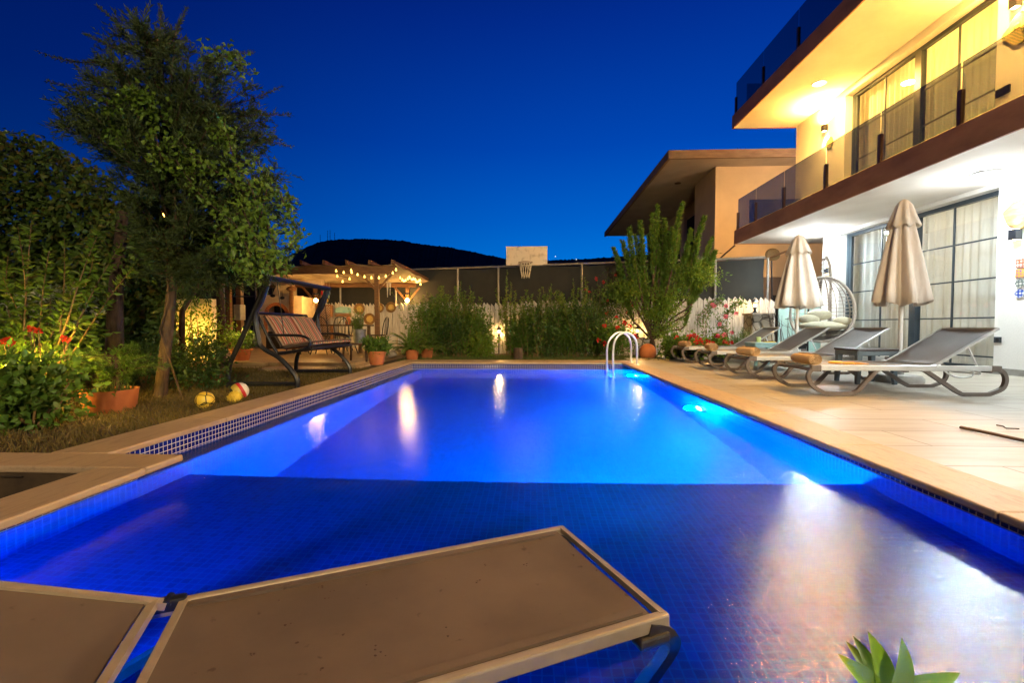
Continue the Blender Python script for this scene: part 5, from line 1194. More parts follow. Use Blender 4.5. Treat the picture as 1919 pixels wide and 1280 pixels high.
# hanging ornaments
t = thing('hanging_mobile', 'colourful hanging mobile of red, blue and yellow shapes under the pergola', 'ornament', tuple(at(612, 565, 12.2)))
for (px_, py_, c, sc) in ((612, 542, 'white', (1, 1, 1)), (603, 549, 'red', (0.6, 0.6, 1.6)), (617, 549, 'bluegrey', (0.8, 0.5, 1.8)), (611, 549, 'orange', (0.5, 0.5, 1.3)), (613, 563, 'yellow', (0.9, 0.6, 1.3)), (616, 555, 'cup', (0.6, 0.4, 1.6))):
    p_ = at(px_, py_, 12.2); q = MB(); q.sphere(p_, 0.04, 10, 8, sc); q.build('pendant', M[c], t, 'all')
q = MB()
for px_ in (603, 612, 617): q.tube([at(px_, 527, 12.2), at(px_, 562, 12.2)], 0.003, 4)
q.build('string', M['net'], t)
t = thing('wind_chime', 'silver wind chime hanging right of the pergola post', 'wind chime', tuple(at(729, 545, 12.4)))
q = MB()
for k, px_ in enumerate((725, 727.5, 730, 732)): q.tube([at(px_, 527+k, 12.4), at(px_+(-1)**k*1.2, 557-k*2, 12.4)], 0.009, 6)
q.build('tubes', M['steel'], t); q = MB(); q.tube([at(728, 505, 12.4), at(728, 527, 12.4)], 0.004, 4); q.lathe([(0, 0), (0.05, 0), (0.05, 0.012), (0, 0.012)], 12, at(728.5, 526, 12.4)); q.build('hanger', M['net'], t)
# letter box like metal case on a brown post left of the swing
t = thing('metal_box', 'grey metal cabinet on a wooden post left of the oven', 'cabinet', tuple(at(448, 640, 10.2)))
a_, b2 = at(443, 600, 10.2), at(455, 571, 10.2); q = MB(); q.bbox((a_.x, 10.1, a_.z), (b2.x, 10.3, b2.z), 0.012); q.build('case', M['grey_metal'], t)
xx = at(451, 600, 10.5).x; q = MB(); q.bbox((xx-0.06, 10.42, 0.06), (xx+0.06, 10.54, 2.0), 0.008); q.build('post', M['wood'], t)
q = MB(); q.tube([at(435, 556, 10.2), at(480, 555, 10.2)], 0.012, 6); q.build('rail', M['black_metal'], t)

# dining table and chairs on the patio
t = thing('dining_table', 'dark timber dining table on the patio behind the swing', 'table', (-4.9, 11.2, 0.06))
q = MB(); q.bbox((-5.9, 10.8, 0.72), (-4.05, 11.6, 0.76), 0.01); q.build('tabletop', M['darkwood'], t)
for x in (-5.8, -4.15):
    for y in (10.9, 11.5): q = MB(); q.bbox((x-0.035, y-0.035, 0.06), (x+0.035, y+0.035, 0.719), 0.006); q.build('leg', M['darkwood'], t)
def iron_chair(lab):
    t = thing('patio_chair', lab, 'chair', (0, 0, 0), 'chairs round the patio table')
    q = MB(); q.lathe([(0.0, 0.42), (0.19, 0.42), (0.21, 0.435), (0.19, 0.45), (0.0, 0.45)], 18); q.build('seat', M['darkwood'], t, True, world=False)
    for s in (-1, 1):
        q = MB(); q.tube(smoothpath([(s*0.15, -0.13, 0.43), (s*0.13, -0.14, 0.25), (s*0.19, -0.19, 0.0)], 4), 0.012, 6); q.build('leg', M['black_metal'], t, True, world=False)
        q = MB(); q.tube(smoothpath([(s*0.15, 0.13, 0.43), (s*0.13, 0.14, 0.25), (s*0.19, 0.21, 0.0)], 4), 0.012, 6); q.build('leg', M['black_metal'], t, True, world=False)
    q = MB(); q.tube(smoothpath([(-0.18, 0.15, 0.43), (-0.19, 0.19, 0.68), (-0.12, 0.22, 0.84), (0, 0.23, 0.88), (0.12, 0.22, 0.84), (0.19, 0.19, 0.68), (0.18, 0.15, 0.43)], 4), 0.012, 6)
    for x in (-0.08, 0, 0.08): q.tube([(x, 0.17, 0.44), (x, 0.22, 0.86)], 0.007, 5)
    q.build('backrest', M['black_metal'], t, True, world=False); return t
ch0 = iron_chair('dark iron patio chair at the left front of the patio table')
for i, (x, y, rz, lab) in enumerate(((-5.5, 10.5, PI, ''), (-4.9, 10.45, PI+0.15, 'dark iron patio chair at the middle front of the patio table'), (-4.35, 10.55, PI-0.2, 'dark iron patio chair at the right front of the patio table, nearest the zinc bucket'), (-3.8, 11.2, -PI/2, 'dark iron patio chair at the right end of the patio table'), (-5.0, 11.9, 0, 'dark iron patio chair behind the patio table'))):
    o = ch0 if i == 0 else copy_tree(ch0)
    o.location = (x, y, 0.06); o.rotation_euler = (0, 0, rz)
    if i: o['label'] = lab
# small things on the dining table
for k, (x, m_, lab) in enumerate(((-5.35, 'terracotta', 'small clay jug on the patio table, left one'), (-5.0, 'stone', 'small pale jug in the middle of the patio table'), (-4.6, 'terracotta', 'small clay jug on the patio table, right one'))):
    q = MB(); q.lathe([(0, 0), (0.05, 0), (0.075, 0.06), (0.06, 0.13), (0.035, 0.16), (0.045, 0.19), (0.038, 0.19), (0.028, 0.16), (0, 0.15)], 16, (x, 11.1+0.1*k, 0.761)); tag(q.build('jug', M[m_], None, True), lab, 'jug', 'jugs on the patio table')
# stool-table with zinc bucket
sx_, sy_ = at(672, 680, 8.4).x, 8.4
t = thing('low_table', 'low dark timber table at the patio edge holding a zinc bucket', 'table', (sx_, sy_, 0.06))
q = MB(); zt = at(672, 643, 8.4).z; q.bbox((sx_-0.26, sy_-0.22, zt-0.03), (sx_+0.26, sy_+0.22, zt), 0.008); q.build('tabletop', M['darkwood'], t)
for a in (-1, 1):
    for b in (-1, 1): q = MB(); q.tube([(sx_+a*0.22, sy_+b*0.18, 0.06), (sx_+a*0.21, sy_+b*0.17, zt-0.031)], 0.022, 4); q.build('leg', M['darkwood'], t)
t = thing('potted_shrub', 'feathery green shrub in a zinc bucket on the low table', 'potted plant', (sx_+0.02, sy_, zt))
q = MB(); q.lathe([(0, 0), (0.095, 0), (0.125, 0.26), (0.132, 0.262), (0.122, 0.255), (0.11, 0.22), (0, 0.22)], 20, (sx_+0.02, sy_, zt)); q.build('bucket', M['bucket'], t, True)
fo_ = Foliage(); st = MB()
for k in range(26): shoot(fo_, st, (sx_+0.02+RNG.normal()*0.03, sy_+RNG.normal()*0.03, zt+0.2), (sx_-0.02+RNG.normal()*0.10, sy_+RNG.normal()*0.09, zt+0.2+RNG.uniform(0.18, 0.46)), 0.004, 60, 0.05, 0.010, 0.1, 0.1, 1.0)
fo_.build('foliage', M['lf_mid'], t); st.build('stems', M['stem'], t)
def potted(px_, py_, z, r_, hgt, lab, leafm, nshoot, sh, L_, W_, kind='bush', Y=None, name='potted_plant'):
    p_ = gp(px_, py_, z) if Y is None else Vector((at(px_, py_, Y).x, Y, z))
    t = thing(name, lab, 'potted plant', (p_.x, p_.y, z))
    q = MB(); q.lathe([(0, 0), (r_*0.72, 0), (r_*0.95, hgt*0.85), (r_*1.06, hgt*0.86), (r_*1.06, hgt), (r_*0.92, hgt), (r_*0.86, hgt*0.88), (0, hgt*0.88)], 24, (p_.x, p_.y, z)); q.build('pot', M['terracotta'], t, True)
    f_ = Foliage(); s_ = MB()
    if kind == 'bush': clumps(f_, (p_.x, p_.y, z+hgt+sh*0.4), (r_*1.25, r_*1.2, sh*0.55), nshoot, 22, r_*0.25, L_, W_, 0.2, 0.3)
    for k in range(8): shoot(f_, s_, (p_.x, p_.y, z+hgt*0.8), (p_.x+RNG.normal()*r_*0.8, p_.y+RNG.normal()*r_*0.8, z+hgt+sh*RNG.uniform(0.5, 1.0)), 0.005, 18, L_, W_)
    f_.build('foliage', M[leafm], t); s_.build('stems', M['stem'], t); return t
potted(706, 683, 0.06, 0.155, 0.23, 'terracotta pot with a drooping green plant at the patio corner', 'lf_mid', 26, 0.26, 0.085, 0.04)
# rocks and fern palms right of patio
for k, (px_, py_, s) in enumerate(((742, 655, 0.17), (757, 660, 0.13), (735, 666, 0.10))):
    c_ = gp(px_, py_+6, 0.0); q = MB(); q.sphere((c_.x, c_.y, 0.05+s*0.4), s, 14, 9, (1.2, 0.9, 0.8)); 
    q.v = [tuple(np.array(v_)*1.0+0.02*np.sin(np.array([v_[1], v_[2], v_[0]])*23+k)) for v_ in q.v]
    tag(q.build('rock', M['stone'], None, 'all'), ['largest rounded rock beside the patio', 'middle sized rock under the fern right of the patio', 'small flat rock by the terracotta pot'][k], 'rock', 'rocks by the patio')
q = MB(); q.box((at(690, 640, 11.6).x, 11.6, 0.06), (at(742, 640, 11.6).x, 11.8, 0.45)); tag(q.build('low_wall', M['oven']), 'low cream plastered wall at the foot of the pergola post', 'wall')

def fern(px_, Y, n, ln, zb, lab, pot=True):
    p_ = Vector((at(px_, 640, Y).x, Y, zb)); t = thing('fern', lab, 'fern', tuple(p_), 'ferns by the patio')
    f_ = Foliage(); s_ = MB()
    for k in range(n):
        a = 2*PI*k/n+RNG.normal()*0.2; el = RNG.uniform(0.35, 1.3); l_ = ln*RNG.uniform(0.7, 1.1)
        pts = []; 
        for j in range(9):
            tt = j/8; r_ = l_*tt*math.cos(el)*(1+0.1*tt); z = l_*(tt*math.sin(el)-0.55*tt*tt*(1.2-0.6*math.sin(el)))
            pts.append(p_+Vector((r_*math.cos(a), r_*math.sin(a), 0.25+z)))
        s_.tube(pts, [0.006*(1-0.1*j) for j in range(9)], 4)
        for j in range(1, 9):
            for m_ in range(4):
                c_ = pts[j-1].lerp(pts[j], m_/4); ax = (pts[j]-pts[j-1]).normalized(); sd = ax.cross(Vector((0, 0, 1))).normalized()
                for s in (-1, 1):
                    d_ = sd*s+ax*0.7+Vector((0, 0, -0.15)); f_.add(np.array([list(c_)]), np.array([list(d_)]), 0.16*ln*(1-0.55*j/8)*1.1, 0.018, 0.1)
    f_.build('fronds', M['lf_palm'], t); s_.build('stems', M['stem'], t)
    if pot: q = MB(); q.lathe([(0, 0), (0.11, 0), (0.15, 0.24), (0.16, 0.26), (0.13, 0.25), (0, 0.22)], 18, tuple(p_)); q.build('pot', M['terracotta'], t, True)
fern(772, 9.9, 34, 0.75, ZG, 'large arching fern in a clay pot right of the patio')
fern(800, 10.6, 26, 0.6, ZG, 'smaller fern at the left end of the shrub border')

# balls
bc = Vector((at(384, 755, 4.12).x, 4.12, ZG+0.08)); q = MB(); q.sphere((0, 0, 0), 0.08, 28, 18); o = q.build('ball', M['ball_yellow'], None, 'all'); o.location = bc; tag(o, 'yellow football with black panel lines on the dry grass', 'ball', 'balls on the grass')
bc = Vector((at(449, 745, 4.65).x, 4.65, ZG+0.09)); q = MB(); q.sphere((0, 0, 0), 0.09, 28, 18); o = q.build('ball', M['ball_band'], None, 'all'); o.location = bc; o.rotation_euler = (0.2, 0.3, 0.9); tag(o, 'red, white and yellow banded ball behind the pool coping', 'ball', 'balls on the grass')
bc = Vector((at(440, 757, 4.42).x, 4.42, ZG+0.06)); q = MB(); q.sphere((0, 0, 0), 0.06, 18, 12)
for d_ in rdir(90): q.tube([Vector(d_)*0.058, Vector(d_)*0.07], [0.006, 0.002], 4)
o = q.build('ball', M['yellow'], None, False); o.location = bc; tag(o, 'small knobbly yellow ball in front of the banded ball', 'ball', 'balls on the grass')

# ------------------------------------------------------------------ garden plants
def inpoly(x, y, poly):
    c = False; n = len(poly)
    for i in range(n):
        (x1, y1), (x2, y2) = poly[i], poly[i-1]
        if (y1 > y) != (y2 > y) and x < (x2-x1)*(y-y1)/(y2-y1)+x1: c = not c
    return c
# tall conifer overgrown by creeper
YT = 4.7
tb = gp(300, 755, ZG); trunk_px = [(300, 757), (306, 690), (314, 620), (320, 560), (324, 500), (322, 420), (315, 330), (308, 230), (300, 130), (292, 60)]
tree = thing('conifer_tree', 'tall dark conifer overgrown by creeper behind the pool coping', 'tree', (tb.x, YT, ZG))
tp = [at(x_, y_, YT) for x_, y_ in trunk_px]; tp[0].z = ZG
q = MB(); q.tube(smoothpath(tp, 3), [0.058*(1-0.8*i/27)+0.004 for i in range(28)], 10); q.build('trunk', M['bark'], tree, True)
crown = [(285, 22), (335, 60), (395, 95), (455, 125), (480, 170), (520, 225), (540, 300), (535, 350), (560, 420), (550, 470), (520, 520), (440, 545), (360, 560), (270, 520), (262, 440), (255, 380), (215, 320), (175, 262), (115, 235), (130, 170), (110, 110), (200, 80), (215, 40)]
f_ = Foliage(); br = MB(); ntip = 0
while ntip < 250:
    x_, y_ = RNG.uniform(100, 565), RNG.uniform(20, 560)
    if not inpoly(x_, y_, crown): continue
    ntip += 1
    edge = RNG.random()
    Y = YT+RNG.uniform(-0.95, 0.95)*math.sqrt(max(0.1, 1-((x_-320)/280)**2))
    tip = at(x_, y_, Y)
    zi = max(1.35, min(3.7, tip.z-RNG.uniform(0.15, 0.75))); 
    kk = min(range(len(tp)), key=lambda i: abs(tp[i].z-zi)); b0 = tp[kk].copy(); b0.z = zi
    dlt = tip-b0; m_ = b0.lerp(tip, 0.5)+Vector((0, 0, -0.06+RNG.normal()*0.04))
    pts = [b0*(1-s)**2+m_*2*s*(1-s)+tip*s*s for s in np.linspace(0, 1, 7)]
    br.tube(pts, [0.014*(1-0.85*i/6) for i in range(7)], 5)
    # side twigs bearing narrow sprays
    ns = int(10+16*dlt.length)
    for k in range(ns):
        s = RNG.uniform(0.35, 1.0); c_ = b0*(1-s)**2+m_*2*s*(1-s)+tip*s*s
        ax = dlt.normalized(); sd = Vector(rdir(1)[0]); dv = (ax*0.8+sd*0.75+Vector((0, 0, 0.12))).normalized(); l_ = RNG.uniform(0.10, 0.30)*(1.1-0.4*s)
        nn_ = 13; ss = np.linspace(0, 1, nn_)
        P = np.array([list(c_+dv*(l_*v_)+Vector((0, 0, -0.05*v_*v_))) for v_ in ss]); D = rdir(nn_)*0.8+np.array(dv)*1.1
        f_.add(P, D, RNG.uniform(0.035, 0.085, nn_), 0.011)
# long wispy leading tips
for (x_, y_) in ((70, 95), (85, 150), (180, 8), (350, 12), (530, 160), (545, 215), (548, 275), (475, 98), (105, 235), (255, 15), (160, 62), (300, 5)):
    tip = at(x_, y_, YT+RNG.uniform(-0.4, 0.4)); b0 = tp[7 if y_ > 100 else 8].lerp(tip, 0.45)
    shoot(f_, br, b0, tip, 0.008, 150, 0.06, 0.010, 0.06, 0.0, 0.9)
f_.build('foliage', M['lf_conifer'], tree); br.build('branches', M['bark'], tree)
cr = thing('creeper', 'leafy climbing creeper hanging over the conifer crown', 'climbing plant', (tb.x+0.1, YT-0.5, ZG))
f_ = Foliage(); st = MB()
trails = [[(200, 190), (205, 230), (215, 262), (240, 275)], [(235, 180), (270, 190), (300, 215), (330, 265), (350, 310), (380, 340)], [(250, 170), (290, 195)], [(330, 250), (370, 300), (420, 330), (480, 380)], [(420, 230), (440, 300), (470, 350), (490, 420)], [(480, 300), (500, 340), (490, 400), (480, 450)], [(520, 350), (540, 400), (555, 430), (545, 460)], [(380, 340), (430, 400), (420, 450), (400, 470)], [(450, 380), (480, 450), (505, 500)], [(390, 100), (440, 110), (455, 130)], [(330, 300), (380, 370), (440, 420), (470, 480)], [(500, 420), (520, 470), (535, 500)], [(400, 240), (430, 270)], [(420, 470), (450, 500), (480, 520)], [(290, 240), (300, 290), (310, 330)]]
main = [at(322, 520, YT-0.12), at(330, 400, YT-0.35), at(320, 300, YT-0.5)]
st.tube([Vector((tb.x+0.06, YT-0.06, ZG)), tp[2]+Vector((-0.03, -0.065, 0)), tp[3]+Vector((0.03, -0.06, 0)), tp[4]+Vector((-0.02, -0.06, 0))]+main[1:], 0.010, 5)
for tr in trails:
    dep = YT-RNG.uniform(0.55, 0.95); pts = smoothpath([at(x_, y_, dep+0.12*i*RNG.normal()) for i, (x_, y_) in enumerate(tr)], 8)
    st.tube(pts, 0.005, 4)
    n = int(48*len(tr)); ii = RNG.uniform(0, len(pts)-1.01, n)
    P = np.array([list(pts[int(i)].lerp(pts[int(i)+1], i-int(i))) for i in ii])+RNG.normal(size=(n, 3))*0.05
    D = rdir(n); D[:, 2] -= 0.5; D[:, 1] -= 0.4; f_.add(P, D, RNG.uniform(0.034, 0.068, n), RNG.uniform(0.025, 0.042, n))
f_.build('leaves', M['lf_vine'], cr); st.build('stems', M['bark'], cr)

# ivy hedge on the left
hd = thing('ivy_hedge', 'huge dark creeper covered hedge filling the left edge behind the garden', 'hedge', (-6.6, 6.2, ZG))
f_ = Foliage(); prof_px = [(-420, 250), (-150, 235), (0, 243), (60, 250), (120, 275), (170, 305), (215, 335), (260, 370), (300, 415), (330, 470)]
pxs = np.array([a for a, b in prof_px], float); pys = np.array([b for a, b in prof_px], float)
n = 30000; X_ = RNG.uniform(-420, 330, n); Yd = 5.9+np.abs(RNG.normal(size=n))*0.35
topy = np.interp(X_, pxs, pys)+RNG.normal(size=n)*5; fr_ = RNG.random(n)**0.8
P = np.zeros((n, 3)); 
for i in range(n):
    yy = topy[i]+(690-topy[i])*fr_[i]; rnd = 0.9*(1-min(1, fr_[i]*4))**2
    bulge = 0.22*math.sin(X_[i]*0.045)*math.sin(yy*0.05)
    P[i] = at(X_[i], yy, Yd[i]+rnd+bulge)
P[:, 2] = np.maximum(P[:, 2], ZG)
D = rdir(n)*0.7; D[:, 2] -= 0.35; D[:, 1] -= 0.55; Nn = np.zeros((n, 3)); Nn[:, 1] = -0.8; Nn[:, 2] = 0.6
f_.add(P, D, RNG.uniform(0.07, 0.13, n), RNG.uniform(0.04, 0.075, n), 0.15, Nn)
# back layer giving the hedge its depth
n = 7000; X_ = RNG.uniform(-420, 325, n); topy = np.interp(X_, pxs, pys); fr_ = RNG.random(n)
P = np.array([list(at(X_[i], topy[i]+12+(690-topy[i])*fr_[i], 6.7+RNG.random()*0.8)) for i in range(n)]); P[:, 2] = np.maximum(P[:, 2], ZG)
f_.add(P, rdir(n), 0.14, 0.10, 0.1); f_.build('foliage', M['lf_ivy'], hd)
st = MB()
for k in range(14):
    b0 = Vector((RNG.uniform(-8.5, -5.2), RNG.uniform(6.3, 6.9), ZG)); st.tube([b0, b0+Vector((RNG.normal()*0.2, RNG.normal()*0.1, 1.0)), b0+Vector((RNG.normal()*0.4, RNG.normal()*0.1, 1.8))], [0.05, 0.04, 0.02], 6)
st.build('stems', M['bark'], hd)
# second trunk
t2 = thing('old_tree', 'thick grey trunk left of the conifer, its top lost in the creeper', 'tree', (at(215, 700, 4.9).x, 4.95, ZG))
q = MB(); q.tube(smoothpath([Vector((at(218, 760, 4.95).x, 4.95, ZG)), at(214, 690, 4.95), at(215, 620, 4.95), at(216, 560, 4.95), at(222, 490, 5.1), at(230, 400, 5.4)], 4), [0.095-0.002*i for i in range(21)], 10); q.build('trunk', M['bark'], t2, True)
f_ = Foliage(); clumps(f_, at(225, 470, 5.2), (0.45, 0.35, 0.5), 26, 26, 0.1, 0.08, 0.045, 0, 0.2, 0.3); f_.build('crown', M['lf_ivy'], t2)

def shrub(name, lab, cat, base, rad, zc, nc, nl, cr_, L_, W_, leafm, shoots=0, sh=(0.3, 0.8), spread=0.5, group=None, flower=None, shell=0.45, droop=0, sl_=26, ssw=None):
    t = thing(name, lab, cat, (base[0], base[1], base[2]), group); f_ = Foliage(); s_ = MB()
    if nc: clumps(f_, (base[0], base[1], base[2]+zc), rad, nc, nl, cr_, L_, W_, 0.2, shell, droop)
    for k in range(10):
        e_ = Vector((base[0]+RNG.normal()*rad[0]*0.4, base[1]+RNG.normal()*rad[1]*0.4, base[2]+zc+rad[2]*RNG.uniform(-0.2, 0.5))); s_.tube([Vector(base), Vector(base).lerp(e_, 0.5)+Vector(RNG.normal(size=3)*0.03), e_], [0.012, 0.009, 0.004], 5)
    for k in range(shoots):
        b0 = Vector((base[0]+RNG.normal()*rad[0]*0.35, base[1]+RNG.normal()*rad[1]*0.35, base[2]+zc*0.4)); tip = b0+Vector((RNG.normal()*spread*0.5, RNG.normal()*spread*0.3, RNG.uniform(*sh)))
        shoot(f_, s_, b0, tip, 0.006, sl_, L_, W_, 0.06, 0.15, 0.7)
    f_.build('foliage', M[leafm], t); s_.build('stems', M['stem'], t)
    if flower:
        fm, n_, r_ = flower; pts = []
        for k in range(n_):
            d_ = rdir(1, 0.25)[0]; d_[1] = -abs(d_[1]); pts.append(np.array([base[0], base[1], base[2]+zc])+d_*np.array(rad)*1.02)
        blooms(t, pts, r_, M[fm])
    return t
def G(px_, Y, z=ZG): return (at(px_, 640, Y).x, Y, z)
# left shrubbery
sh1 = shrub('tall_shrub', 'tall lit shrub with long ranked stems at the left edge', 'shrub', G(60, 4.1), (0.75, 0.4, 0.30), 0.55, 55, 22, 0.10, 0.075, 0.035, 'lf_light', 0)
f_ = Foliage(); st = MB(); bs = Vector(G(62, 4.1))
for (x0, y0, x1, y1) in ((50, 600, 33, 425), (45, 620, 60, 405), (75, 615, 92, 470), (130, 590, 188, 430), (120, 600, 175, 480), (140, 620, 225, 460), (60, 640, 5, 520), (90, 640, 140, 520), (150, 640, 250, 500), (30, 640, 15, 480), (110, 640, 120, 440)):
    a_, b2 = at(x0, y0, 4.1+RNG.normal()*0.12), at(x1, y1, 4.15+RNG.normal()*0.2)
    st.tube([bs+Vector((RNG.normal()*0.08, RNG.normal()*0.05, 0)), bs.lerp(a_, 0.6), a_], [0.014, 0.011, 0.008], 5)
    shoot(f_, st, a_, b2, 0.008, 84, 0.095, 0.034, 0.05, 0.0, 0.35)
f_.build('foliage', M['lf_light'], sh1); st.build('stems', M['stem'], sh1)
shrub('variegated_shrub', 'white variegated shrub behind the tall lit stems', 'shrub', G(100, 4.9), (0.40, 0.25, 0.30), 0.98, 30, 22, 0.09, 0.06, 0.03, 'lf_white', 0)
gq = thing('geranium_bloom', 'cluster of orange red blooms on tall stalks at the left edge', 'flower', G(40, 3.5)); g_ = Foliage(); pts = []
s_ = MB()
for (x_, y_) in ((8, 640), (20, 642), (15, 637), (62, 618), (72, 620), (56, 616), (118, 634), (125, 637)):
    p_ = at(x_, y_, 3.55); pts.append(list(p_)); s_.tube([Vector(G(x_+10, 3.6)), p_], 0.004, 4)
blooms(gq, pts, 0.025, M['orangefl'], 22); s_.build('stalks', M['stem'], gq)
shrub('dark_shrub', 'dense dark round leaved shrub in the lower left corner', 'shrub', G(55, 3.15), (0.27, 0.26, 0.26), 0.28, 55, 26, 0.075, 0.06, 0.042, 'lf_mid', 0, shell=0.35)
shrub('dark_shrub', 'leafy shrub cut by the left edge of the picture', 'shrub', G(-20, 3.1), (0.36, 0.34, 0.30), 0.30, 50, 24, 0.075, 0.065, 0.042, 'lf_mid', 0, shell=0.35)
# terracotta trough with small pine and grass
tr0 = Vector(G(203, 3.95)); t = thing('pine_pot', 'wide terracotta pot with a small pine and grass on the dry lawn', 'potted plant', tuple(tr0))
q = MB(); q.lathe([(0, 0), (0.165, 0), (0.19, 0.05), (0.21, 0.20), (0.216, 0.205), (0.20, 0.20), (0.185, 0.15), (0, 0.15)], 32, tuple(tr0)); q.build('pot', M['terracotta'], t, True)
q = MB(); pb = tr0+Vector((0.06, 0.02, 0.14)); ptop = at(215, 665, 3.97); q.tube([pb, pb.lerp(ptop, 0.4)+Vector((0.02, 0, 0)), ptop], [0.022, 0.017, 0.008], 7)
f_ = Foliage(); 
for k in range(46):
    s = RNG.uniform(0.3, 1.0); c_ = pb.lerp(ptop, s); e_ = c_+Vector((RNG.normal()*0.17, RNG.normal()*0.13, RNG.uniform(-0.03, 0.10)))
    q.tube([c_, e_], [0.006, 0.003], 4); n = 60; P = np.array([list(c_.lerp(e_, v_)) for v_ in RNG.uniform(0.35, 1.05, n)]); D = rdir(n)*0.9+np.array((e_-c_).normalized())
    f_.add(P, D, RNG.uniform(0.05, 0.085, n), 0.006)
f_.build('needles', M['lf_mid'], t); q.build('trunk', M['bark'], t)
f_ = Foliage(); n = 120; P = np.stack([tr0.x+RNG.uniform(-0.16, 0.16, n), tr0.y+RNG.uniform(-0.15, 0.1, n), np.full(n, ZG+0.14)], 1); D = rdir(n)*0.35; D[:, 2] += 1; f_.add(P, D, RNG.uniform(0.08, 0.2, n), 0.007); f_.build('grass', M['grass_green'], t)
shrub('round_bush', 'dark rounded bush just right of the conifer trunk', 'shrub', G(365, 5.35), (0.40, 0.34, 0.34), 0.30, 80, 28, 0.07, 0.055, 0.028, 'lf_dark', 0, shell=0.3)
shrub('round_bush', 'dark bush left of the conifer trunk behind the pine pot', 'shrub', G(268, 5.5), (0.34, 0.3, 0.34), 0.32, 60, 28, 0.07, 0.055, 0.028, 'lf_dark', 0, shell=0.3)
t = thing('clay_pot', 'reddish clay pot lying beside the dark bush', 'pot', G(390, 5.7)); c_ = Vector(G(390, 5.7)); q = MB(); q.lathe([(0, 0), (0.11, 0), (0.15, 0.10), (0.16, 0.17), (0.14, 0.165), (0.1, 0.08), (0, 0.05)], 22, tuple(c_)); q.build('bowl', M['terracotta'], t, True)
# yellow lit backdrop shrubs behind the trunk
shrub('lit_shrub', 'yellow lit leafy shrub right of the conifer trunk', 'shrub', G(370, 7.7), (0.62, 0.35, 0.52), 0.72, 60, 20, 0.10, 0.06, 0.035, 'lf_light', 14, (0.5, 1.2), 0.9, 'shrubs lit from below')
shrub('lit_shrub', 'yellow lit vine on the wall left of the conifer trunk', 'shrub', G(265, 7.9), (0.45, 0.2, 0.55), 0.8, 26, 16, 0.10, 0.08, 0.05, 'lf_light', 5, (0.5, 1.2), 0.6, 'shrubs lit from below')
q = MB(); q.box((-10, 8.6, ZG), (at(398, 640, 8.6).x, 8.75, 1.25)); tag(q.build('garden_wall', M['oven']), 'plastered garden wall behind the lit shrubs on the left', 'wall')
t3 = thing('slim_tree', 'slim trunk between the lit shrub and the swing', 'tree', G(415, 8.0)); q = MB(); q.tube([Vector(G(412, 8.0)), at(415, 610, 8.0), at(412, 540, 8.1), at(420, 480, 8.2)], [0.085, 0.075, 0.06, 0.03], 9); q.build('trunk', M['bark'], t3, True)
f_ = Foliage(); clumps(f_, at(430, 500, 8.2), (0.75, 0.5, 0.35), 40, 26, 0.12, 0.075, 0.04, 0, 0.2, 0.3); clumps(f_, at(350, 520, 8.0), (0.8, 0.4, 0.25), 26, 24, 0.12, 0.075, 0.04, 0, 0.2, 0.3); f_.build('crown', M['lf_ivy'], t3)
potted(452, 690, 0.06, 0.19, 0.22, 'leafy bush in a wooden tub left of the swing', 'lf_mid', 40, 0.40, 0.06, 0.03, Y=8.5)
# shrub border behind the pool
border = [(815, 11.2, 0.45, 0.75, 1.25, 'lf_mid'), (850, 11.0, 0.35, 0.55, 1.1, 'lf_dark'), (885, 11.3, 0.45, 0.62, 1.0, 'lf_mid'), (903, 10.9, 0.22, 0.26, 0.45, 'lf_light'), (985, 11.2, 0.36, 0.62, 1.0, 'lf_mid'), (1020, 11.0, 0.38, 0.66, 0.95, 'lf_dark'), (1060, 11.1, 0.42, 0.70, 1.15, 'lf_mid'), (1098, 10.9, 0.42, 0.72, 1.25, 'lf_dark')]
blab = ['leafy shrub at the left end of the border, beside the smaller fern', 'dark upright shrub, second in the border from the left', 'green shrub in the border left of the lantern', 'low pale lit shrub just left of the lantern below the hoop', 'upright shrub right of the lantern, below the hoop', 'dark dense shrub right of the sawn log', 'tall green shrub in the border with three upright shoots', 'dark shrub at the right end of the border, left of the ladder']
for (px_, Y, rw, hh, stop, lm), lb_ in zip(border, blab):
    shrub('border_shrub', lb_, 'shrub', G(px_, Y), (rw*1.05, 0.35, hh*1.0), hh*0.95, int(120*rw/0.35), 26, 0.10, 0.075, 0.034, lm, 17, (stop*0.55, stop*1.25), 0.5, 'shrubs in the border behind the pool', None, 0.3, 0, 44)
for k, (px_, Y, ytop, lb_) in enumerate(((798, 11.0, 560, 'loose spiky shrub beside the smaller fern'), (835, 11.3, 545, 'loose spiky shrub between the first two dark shrubs'), (868, 10.9, 552, 'loose spiky shrub with thin stems in front of a fence post'), (888, 11.5, 560, 'thin spiky shrub just left of the hoop lantern'), (966, 11.5, 545, 'loose spiky shrub just right of the hoop lantern'), (1003, 10.9, 550, 'loose spiky shrub below the right half of the hoop net'), (1040, 11.3, 545, 'loose spiky shrub right of the sawn log'), (1080, 10.9, 540, 'tall spiky shrub in front of the three sprigs'), (1122, 11.2, 556, 'loose spiky shrub beside the bougainvillea'))):
    t = thing('spiky_shrub', lb_, 'shrub', G(px_, Y), 'loose shrubs in the border'); f_ = Foliage(); st = MB(); b0 = Vector(G(px_, Y)); zt_ = at(px_, ytop, Y).z
    for q_ in range(24):
        hh_ = (zt_-ZG)*RNG.uniform(0.45, 1.08); tip = b0+Vector((RNG.normal()*0.26, RNG.normal()*0.16, hh_))
        shoot(f_, st, b0+Vector((RNG.normal()*0.10, RNG.normal()*0.07, 0)), tip, 0.008, int(60*hh_)+20, 0.095, 0.036, 0.07, 0.12, 0.6)
    f_.build('leaves', M['lf_light' if k % 3 == 1 else 'lf_mid'], t); st.build('stems', M['stem'], t)
